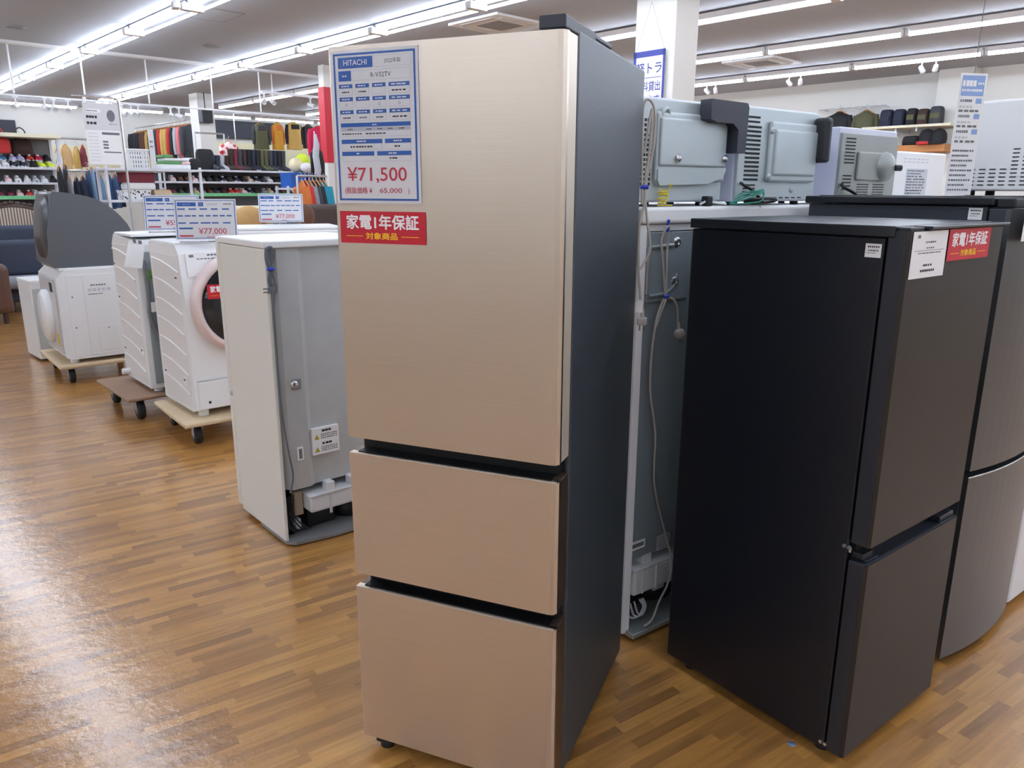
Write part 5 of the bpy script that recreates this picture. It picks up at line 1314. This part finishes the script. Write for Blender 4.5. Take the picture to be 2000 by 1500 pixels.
# ---- poster on a stand
t = thing('poster_stand', 'tall metal stand carrying a white product poster behind the washing machines', 'poster stand', W(2.14, 8.0, 0), YAW)
MB().tube([(-0.02, 0, 2.25), (0.30, 0, 2.255), (0.345, 0, 2.25), (0.37, 0, 2.22), (0.372, 0, 1.4), (0.372, 0, 0.02)], 0.011, m_chrome, 10).build('frame_pole', t)
MB().cyl((0.372, 0, 0), (0.372, 0, 0.02), 0.16, m_chrome, 28).build('stand_foot', t)
for x in (0.075, 0.30): MB().box(x - 0.012, -0.006, 2.19, x + 0.012, 0.006, 2.25, m_chrome, 0.002).build('clip', t)
q = MB(); x0, z0, w, h = 0.055, 1.655, 0.305, 0.545
q.box(x0, -0.002, z0, x0 + w, 0.0, z0 + h * .56, m_paper); q.box(x0, -0.002, z0 + h * .56, x0 + w, 0.0, z0 + h, m_paper2)
q.box(x0 + 0.03, -0.003, z0 + h * .84, x0 + w * .48, -0.0022, z0 + h * .9, m_paper)
q.add([(x0 + w * .76 + 0.035 * math.cos(a), -0.0028, z0 + h * .8 + 0.052 * math.sin(a)) for a in [2 * PI * k / 24 for k in range(24)]], [list(range(24))], m_gry)
dash(q, x0 + 0.02, x0 + w * .38, z0 + h * .75, 0.022, -0.0028, m_tx, 4); dash(q, x0 + 0.02, x0 + w * .34, z0 + h * .65, 0.022, -0.0028, m_tx, 3); dash(q, x0 + 0.03, x0 + w * .4, z0 + h * .86, 0.008, -0.0034, m_gry, 5); dash(q, x0 + w * .68, x0 + w * .92, z0 + h * .66, 0.006, -0.0028, m_gry, 4)
for i in range(3): q.quad(x0 + w * .45, z0 + h * (.36 - i * .05), x0 + w * .6, z0 + h * (.39 - i * .05), -0.0028, m_gry)
q.quad(x0 + w * .45, z0 + h * .49, x0 + w * .95, z0 + h * .53, -0.0028, m_gry); q.quad(x0 + w * .45, z0 + h * .195, x0 + w * .95, z0 + h * .215, -0.0028, m_gry)
for i in range(9): dash(q, x0 + w * .06, x0 + w * .34, z0 + h * (.5 - i * .055), 0.006, -0.0028, m_lgry, 6)
q.build('poster', t)

# ================================================================ furniture at the left edge
m_lea = mat('brown_leather', (88, 60, 48), 0.38, var=0.12, scale=12, bump=0.15, bscale=80)
m_bls = mat('slate_blue_fabric', (62, 68, 84), 0.85, var=0.08, scale=60)
m_dkw = mat('dark_carved_wood', (62, 42, 32), 0.4, var=0.15)
def sofa(label, p, rz, w, d, zs, zb, m, arm=0.0, name='sofa', cat='sofa', cush=2):
    t = thing(name, label, cat, p, rz)
    MB().box(0, 0.0, 0.12, w, d, zs * 0.62, m, 0.03, 3).build('base', t)
    n = max(1, cush); cw = (w - 2 * arm) / n
    for i in range(n):
        MB().box(arm + i * cw + 0.004, -0.02, zs * 0.6, arm + (i + 1) * cw - 0.004, d - 0.2, zs, m, 0.05, 4).build('seat_cushion', t)
        MB().box(arm + i * cw + 0.004, d - 0.26, zs * 0.95, arm + (i + 1) * cw - 0.004, d - 0.06, zb, m, 0.06, 4).build('back_cushion', t)
    MB().box(0, d - 0.1, 0.12, w, d, zb - 0.06, m, 0.03, 3).build('back_frame', t)
    if arm:
        for x in (0, w - arm): MB().box(x, -0.02, 0.12, x + arm, d - 0.02, zs + 0.2, m, 0.07, 4).build('arm', t)
    for x in (0.08, w - 0.08):
        for y in (0.08, d - 0.08): MB().cyl((x, y, 0), (x, y, 0.13), 0.025, m_dkw, 10).build('leg', t)
    return t
p = PZ(34, 632, 0.0)
sofa('brown leather recliner sofa at the left edge', p - EU * 1.2, YAW, 1.2, 0.8, 0.45, 0.95, m_lea, 0.24, cush=1)
p = PZ(84, 606, 0.0)
sofa('slate blue armless sofa behind the slim white appliance', p - EU * 0.36, YAW, 0.7, 0.5, 0.42, 0.83, m_bls, 0.0, cush=1)
t = thing('seat_cushion', 'pale grey bolster at the foot of the slate blue sofa', 'cushion', p - EU * 0.34 - EV * 0.08 + Vector((0, 0, 0.30)), YAW)
MB().cyl((0.0, -0.05, 0.07), (0.5, -0.05, 0.07), 0.075, CL['grey'], 18).ell((0.0, -0.05, 0.07), (0.04, 0.075, 0.075), CL['grey']).build('bolster', t)
q_ = PV(0, 530, 10.9); q2 = PV(21, 478, 10.9)
t = thing('storage_box', 'pale grey box between the brown recliner and the slate sofa', 'box', W(p.dot(EU) - 0.36 - 0.42, 10.75, 0), YAW)
MB().box(0, 0, 0.0, 0.40, 0.38, q2[2], CL['silver'], 0.02, 3).build('box_body', t); MB().box(-0.1, -0.03, q2[2], 0.41, 0.39, q2[2] + 0.03, CL['white'], 0.01).build('lid', t)
# carved settee behind
a = PV(-30, 392, 11.8); b = PV(80, 392, 11.8)
t = thing('carved_settee', 'dark carved wooden settee with a striped back at the left edge', 'settee', W(a[0], 11.8, 0), YAW)
w = b[0] - a[0] + 0.12
m_str = mat('striped_upholstery', (170, 156, 144), 0.8); N = m_str.node_tree.nodes; LK = m_str.node_tree.links
wv = N.new('ShaderNodeTexWave'); wv.inputs['Scale'].default_value = 9; wv.bands_direction = 'X'; rp = N.new('ShaderNodeValToRGB'); rp.color_ramp.elements[0].color = lin((104, 86, 74)); rp.color_ramp.elements[1].color = lin((214, 202, 186))
tcn = [n for n in N if n.type == 'TEX_COORD'][0]; LK.new(tcn.outputs['Object'], wv.inputs['Vector']); LK.new(wv.outputs['Fac'], rp.inputs['Fac']); LK.new(rp.outputs['Color'], N['Principled BSDF'].inputs['Base Color'])
arch = [(0, 0.45)] + [(w * i / 16, 1.09 + 0.10 * math.sin(PI * i / 16)) for i in range(17)] + [(w, 0.45)]
MB().prism(arch, 0.0, 0.07, m_str, T(0, 0.5, 0) @ MF).build('striped_back', t)
fr_ = MB(); fr_.tube([(w * i / 16, 0.47, 1.10 + 0.10 * math.sin(PI * i / 16)) for i in range(17)], 0.04, m_dkw, 8)
for i in range(-3, 4): fr_.ell((w * .5 + i * 0.07, 0.47, 1.245 - abs(i) * 0.012), (0.04, 0.03, 0.035), m_dkw, 10)
fr_.tube([(0, 0.47, 0.3), (0, 0.47, 1.12)], 0.035, m_dkw, 8).tube([(w, 0.47, 0.3), (w, 0.47, 1.12)], 0.035, m_dkw, 8); fr_.build('carved_frame', t)
MB().box(0, 0.0, 0.36, w, 0.5, 0.5, m_str, 0.04, 3).build('seat', t)
for x in (0.04, w - 0.04):
    for y in (0.04, 0.46): MB().cyl((x, y, 0), (x, y, 0.37), 0.03, m_dkw, 10).build('leg', t)
p = PV(-30, 441, 11.65); b = PV(78, 441, 11.65)
sofa('dark slate sofa in front of the carved settee', W(p[0], 11.16, 0), YAW, b[0] - p[0] + 0.05, 0.55, 0.4, p[2] + 0.0, m_bls, 0.0, cush=1)
# tan and dark brown pieces seen between the price signs and the bronze fridge
a = PV(446, 408, 9.6); b = PV(512, 437, 9.6)
t = sofa('cream sofa with a high back behind the price signs', W(a[0] - 0.15, 9.55, 0), YAW, 0.95, 0.7, 0.45, 1.22, CL['cream'], 0.0, cush=1)
t = thing('cushion', 'tan cushion propped on the cream sofa behind the price signs', 'cushion', W((a[0] + b[0]) / 2, 9.5, 0.95), YAW)
MB().ell((0, 0, 0.08), (0.23, 0.09, 0.2), CL['tan'], 18).build('cushion_body', t)
a = PV(592, 402, 8.2)
sofa('dark brown high backed sofa under the shirt rail', W(a[0], 7.9, 0), YAW, 0.9, 0.75, 0.45, a[2] + 0.01, mat('dark_brown_leather', (64, 50, 46), 0.45), 0.0, cush=1)
a = PV(598, 415, 7.7)
t = thing('cushion', 'tan cushion on the dark brown sofa beside the price sign', 'cushion', W(a[0] + 0.02, 7.75, a[2] - 0.14), YAW); MB().ell((0, 0, 0.1), (0.1, 0.08, 0.13), CL['brown'], 16).build('cushion_body', t)

# ================================================================ hanging rail with spotlights
t = thing('track_rail', 'long white rail hung on rods from the ceiling at the left', 'rail', W(1.6, 12.45, 0), YAW)
MB().box(0, -0.012, 2.635, 6.0, 0.012, 2.66, m_fixt, 0.004).build('rail_bar', t)
for u in (2.6, 3.47, 4.34, 5.3, 6.1): MB().cyl((u - 1.6, 0, 2.67), (u - 1.6, 0, CZ - 0.001), 0.012, m_fixt, 8).build('hanging_rod', t)
def spot(label, p, rz, up=0.0):
    t = thing('spotlight', label, 'spotlight', p, rz, 'spotlights under the ceiling')
    MB().cyl((0, 0, -0.10), (0, 0, 0.0), 0.012, m_fixt, 8).box(-0.03, -0.02, -0.016, 0.03, 0.02, 0.0, m_fixt, 0.003).build('mount', t)
    MB().lathe([(0.03, -0.07), (0.042, -0.05), (0.045, 0.06), (0.05, 0.085), (0.04, 0.085), (0.035, 0.05)], m_fixt, 14, T(0, 0, -0.12) @ Matrix.Scale(0.8, 4) @ Matrix.Rotation(R(115), 4, 'X')).build('lamp_head', t)
    return t
s0 = None
def spot_at(lab, p, rz):
    global s0
    if s0 is None: s0 = spot(lab, p, rz); return s0
    return dup(s0, p, rz, lab, 'spotlights under the ceiling')
for i, x in enumerate((30, 86, 104, 132, 236, 254, 268, 331, 347)):
    a = PV(x, 196, 12.45); spot_at('white spotlight on the hanging rail, %s from the left' % ORD[i], W(a[0], 12.45, 2.635), YAW + R((i * 67) % 90 - 45))
tr = thing('track_rail', 'white ceiling track with spotlights over the shoe racks', 'rail', W(6.2, 12.6, 0), YAW); MB().box(0, -0.02, 2.98, 3.0, 0.02, 3.02, m_fixt, 0.004).build('rail_bar', tr)
for u in (0.2, 2.8): MB().cyl((u, 0, 3.02), (u, 0, CZ - 0.001), 0.01, m_fixt, 8).build('hanging_rod', tr)
for i, x in enumerate((516, 532, 606)):
    a = PV(x, 196, 12.6); spot_at('white spotlight over the shoe racks, %s from the left' % ORD[i], W(a[0], 12.6, 2.98), YAW + R(30 * i - 30))
tr = thing('track_rail', 'white ceiling track with spotlights along the right wall', 'rail', W(12.35, 3.0, 0), YAW); MB().box(-0.015, 0, 3.265, 0.015, 7.5, 3.285, m_fixt, 0.004).build('rail_bar', tr)
for y in (0.3, 7.2): MB().cyl((0, y, 3.285), (0, y, CZ - 0.001), 0.01, m_fixt, 8).build('hanging_rod', tr)
for i, x in enumerate((1382, 1399, 1542, 1564, 1798, 1825)):
    a = PU(x, 150, 12.35); spot_at('white spotlight on the right wall track, %s from the left' % ORD[i], W(12.35, a[1], 3.265), YAW + R(90 + 25 * (i % 2)))

# ================================================================ things on the ceiling
for i, (x, y) in enumerate(((30, 52), (414, 90))):
    t = thing('ceiling_speaker', 'round ceiling speaker, %s' % ('at the left edge of the picture', 'between the two left light rows')[i], 'speaker', PZ(x, y, CZ), 0, 'round ceiling speakers')
    MB().lathe([(0.11, 0.0), (0.12, -0.006), (0.105, -0.014), (0.0, -0.016)], m_joint, 28).build('grille', t)
p = PZ(405, 27, CZ)
t = thing('ceiling_hatch', 'square access hatch in the ceiling right of the leftmost lights', 'hatch', p, YAW)
q = MB(); s = 0.3
for (x0, y0, x1, y1) in ((-s, -s, s, -s + .015), (-s, s - .015, s, s), (-s, -s, -s + .015, s), (s - .015, -s, s, s)): q.box(x0, y0, -0.004, x1, y1, -0.0005, m_joint)
q.build('hatch_frame', t); MB().box(-s + .015, -s + .015, -0.003, s - .015, s - .015, -0.0005, m_ceil).build('hatch_panel', t)
for i, (x, y) in enumerate(((1487, 120), (975, 45))):
    p = PZ(x, y, CZ)
    t = thing('air_conditioner', 'ceiling cassette air conditioner %s' % ('left of the right wall lights', 'behind the top of the bronze fridge')[i], 'air conditioner', p, YAW)
    MB().box(-0.42, -0.42, -0.03, 0.42, 0.42, -0.0005, m_fixt, 0.008).build('casing', t)
    q = MB(); [q.box(-0.2, -0.2 + k * 0.05, -0.034, 0.2, -0.17 + k * 0.05, -0.03, m_joint) for k in range(8)]; q.build('intake_grille', t)
    for k in range(4):
        a = k * PI / 2; o = MB().box(-0.28, -0.36, -0.036, 0.28, -0.29, -0.03, m_lgry, 0.002).build('louvre', t); o.rotation_euler = (0, 0, a)
p = PZ(343, 10, CZ - 0.12)
t = thing('security_camera', 'small white security camera hung beside the leftmost lights', 'camera', p, R(-60))
MB().cyl((0, 0, 0.03), (0, 0, 0.119), 0.014, m_fixt, 10).lathe([(0.045, 0.119), (0.04, 0.105), (0.014, 0.1)], m_fixt, 16).build('bracket', t)
c = MB().box(-0.07, -0.035, -0.035, 0.07, 0.035, 0.03, m_fixt, 0.01, 3).build('camera_body', t); MB().cyl((-0.074, 0, 0), (-0.068, 0, 0), 0.024, m_slot, 14).build('lens', t)
p = PV(399, 198, 15.9)
t = thing('loudspeaker', 'dark loudspeaker hung beside the far white pillar', 'speaker', W(p[0], 15.9, 2.72), YAW); MB().box(-0.11, -0.1, 0, 0.11, 0.1, 0.26, m_nav, 0.012, 3).build('cabinet', t); MB().cyl((0, 0, 0.26), (0, 0, CZ - 2.721), 0.012, m_nav, 8).build('hanging_rod', t); MB().box(-0.09, -0.104, 0.02, 0.09, -0.1, 0.24, m_blk, 0.002).build('front_grille', t)

# ================================================================ bags and jackets on the right wall
US = 13.46
a = PU(1700, 249, US); b = PU(1848, 240, US)
zs = a[2] - 0.0
t = thing('wall_shelf', 'long pale wall shelf carrying the black bags on the right wall', 'shelf', W(13.735, b[1] - 0.1, 0), YAW)
ln = a[1] - b[1] + 0.2
MB().box(-0.38, 0, zs - 0.04, -0.001, ln, zs, m_shelfy, 0.004).build('shelf_board', t)
for y in (0.5, ln * .6, ln - 0.1): MB().box(-0.33, y, zs - 0.1, 0.264, y + 0.02, zs - 0.04, m_shelf).build('bracket', t)
a2 = PU(1752, 285, US); zw = a2[2]
t = thing('wall_shelf', 'orange wooden shelf carrying the caps under the bag shelf', 'shelf', W(13.735, PU(1836, 285, US)[1] - 0.1, 0), YAW)
MB().box(-0.38, 0, zw - 0.11, -0.001, 1.1, zw, m_wood, 0.004).build('shelf_board', t)
for y in (0.45, 0.98): MB().box(-0.33, y, zw - 0.17, 0.264, y + 0.02, zw - 0.11, m_shelf).build('bracket', t)
def wbag(lab, name, c, px0, px1, py0, base, c2=None, handle=0.0, dd=0.22):
    l = PU(px0, py0, US); r_ = PU(px1, py0, US); w = l[1] - r_[1]
    return bag(name, lab, c, w * 0.98, dd, l[2] - base, W(US + 0.07, (l[1] + r_[1]) / 2, base + 0.0005), YAW - PI / 2, handle, c2)
gb = 'bags on the right wall shelf'
wbag('navy backpack at the left end of the right wall shelf', 'backpack', 'navy', 1719, 1744, 215, zs)
wbag('second navy backpack on the right wall shelf', 'backpack', 'navy', 1745, 1768, 214, zs)
wbag('dark olive duffel bag in the middle of the right wall shelf', 'duffel_bag', 'black', 1771, 1791, 212, zs, 'olive')
wbag('dark brown duffel bag on the right wall shelf beside the olive one', 'duffel_bag', 'dark_brown', 1792, 1815, 213, zs, 'olive')
wbag('tall grey olive bag at the right end of the wall shelf', 'tote_bag', 'charcoal', 1816, 1842, 208, zs, 'olive')
wbag('flat black bag on the orange wooden shelf', 'handbag', 'black', 1762, 1795, 266, zw)
def cap(lab, px, py, c, brim):
    a = PU(px, py, US)
    t = thing('cap', lab, 'cap', W(US, a[1], zw + 0.0005), YAW - PI / 2)
    MB().lathe([(0.115, 0.02), (0.12, 0.08), (0.11, 0.16), (0.075, 0.22), (0.0, 0.245)], CL[c], 20, T(0, 0, 0)).build('crown', t)
    MB().prism([(-0.1, -0.09), (-0.09, -0.17), (-0.04, -0.2), (0.04, -0.2), (0.09, -0.17), (0.1, -0.09)], 0.0, 0.045, CL[brim]).build('brim', t)
cap('black cap with a red brim on the orange wooden shelf', 1810, 270, 'black', 'red')
cap('black cap at the right end of the orange wooden shelf', 1833, 270, 'black', 'black')
for lab, c, px0, px1, py in (('black jacket hung on the right wall behind the small oven', 'black', 1616, 1665, 224), ('olive jacket hung on the right wall beside the bags', 'olive', 1668, 1717, 222)):
    l = PU(px0, py, 13.75); r_ = PU(px1, py, 13.75)
    garment(lab, c, 13.75, (l[1] + r_[1]) / 2, l[2] - 0.0, (l[1] - r_[1]) * 0.86, 0.75, 0.2, YAW - PI / 2, grp='jackets on the right wall')
l = PU(1600, 213, 13.75); r_ = PU(1730, 211, 13.75)
t = thing('clothes_rail', 'steel wall rail the black and olive jackets hang from', 'clothes rail', W(13.75, r_[1], 0), YAW)
MB().tube([(0, 0, l[2] - 0.02), (0, l[1] - r_[1], l[2] - 0.02)], 0.012, m_chrome, 8).build('rail_bar', t)
for y in (0.05, l[1] - r_[1] - 0.05): MB().tube([(0, y, l[2] - 0.02), (0.249, y, l[2] - 0.02)], 0.01, m_chrome, 8).build('bracket', t)
a = PU(1664, 219, 13.97)
t = thing('notice', 'small white diamond notice on the right wall between the jackets', 'notice', W(13.995, a[1], a[2]), YAW - PI / 2)
q = MB(); q.prism([(0, -0.12), (0.12, 0), (0, 0.12), (-0.12, 0)], 0, 0.003, m_paper, MF); q.build('card', t)

p = PZ(1546, 1453, 0.0)
t = thing('floor_sticker', 'small pale blue oval sticker on the floor before the black fridge', 'sticker', p, YAW)
MB().lathe([(0.011, 0.0), (0.011, 0.0006), (0.0, 0.0007)], mat('pale_blue_sticker', (120, 140, 175), 0.5), 20).build('sticker_disc', t)
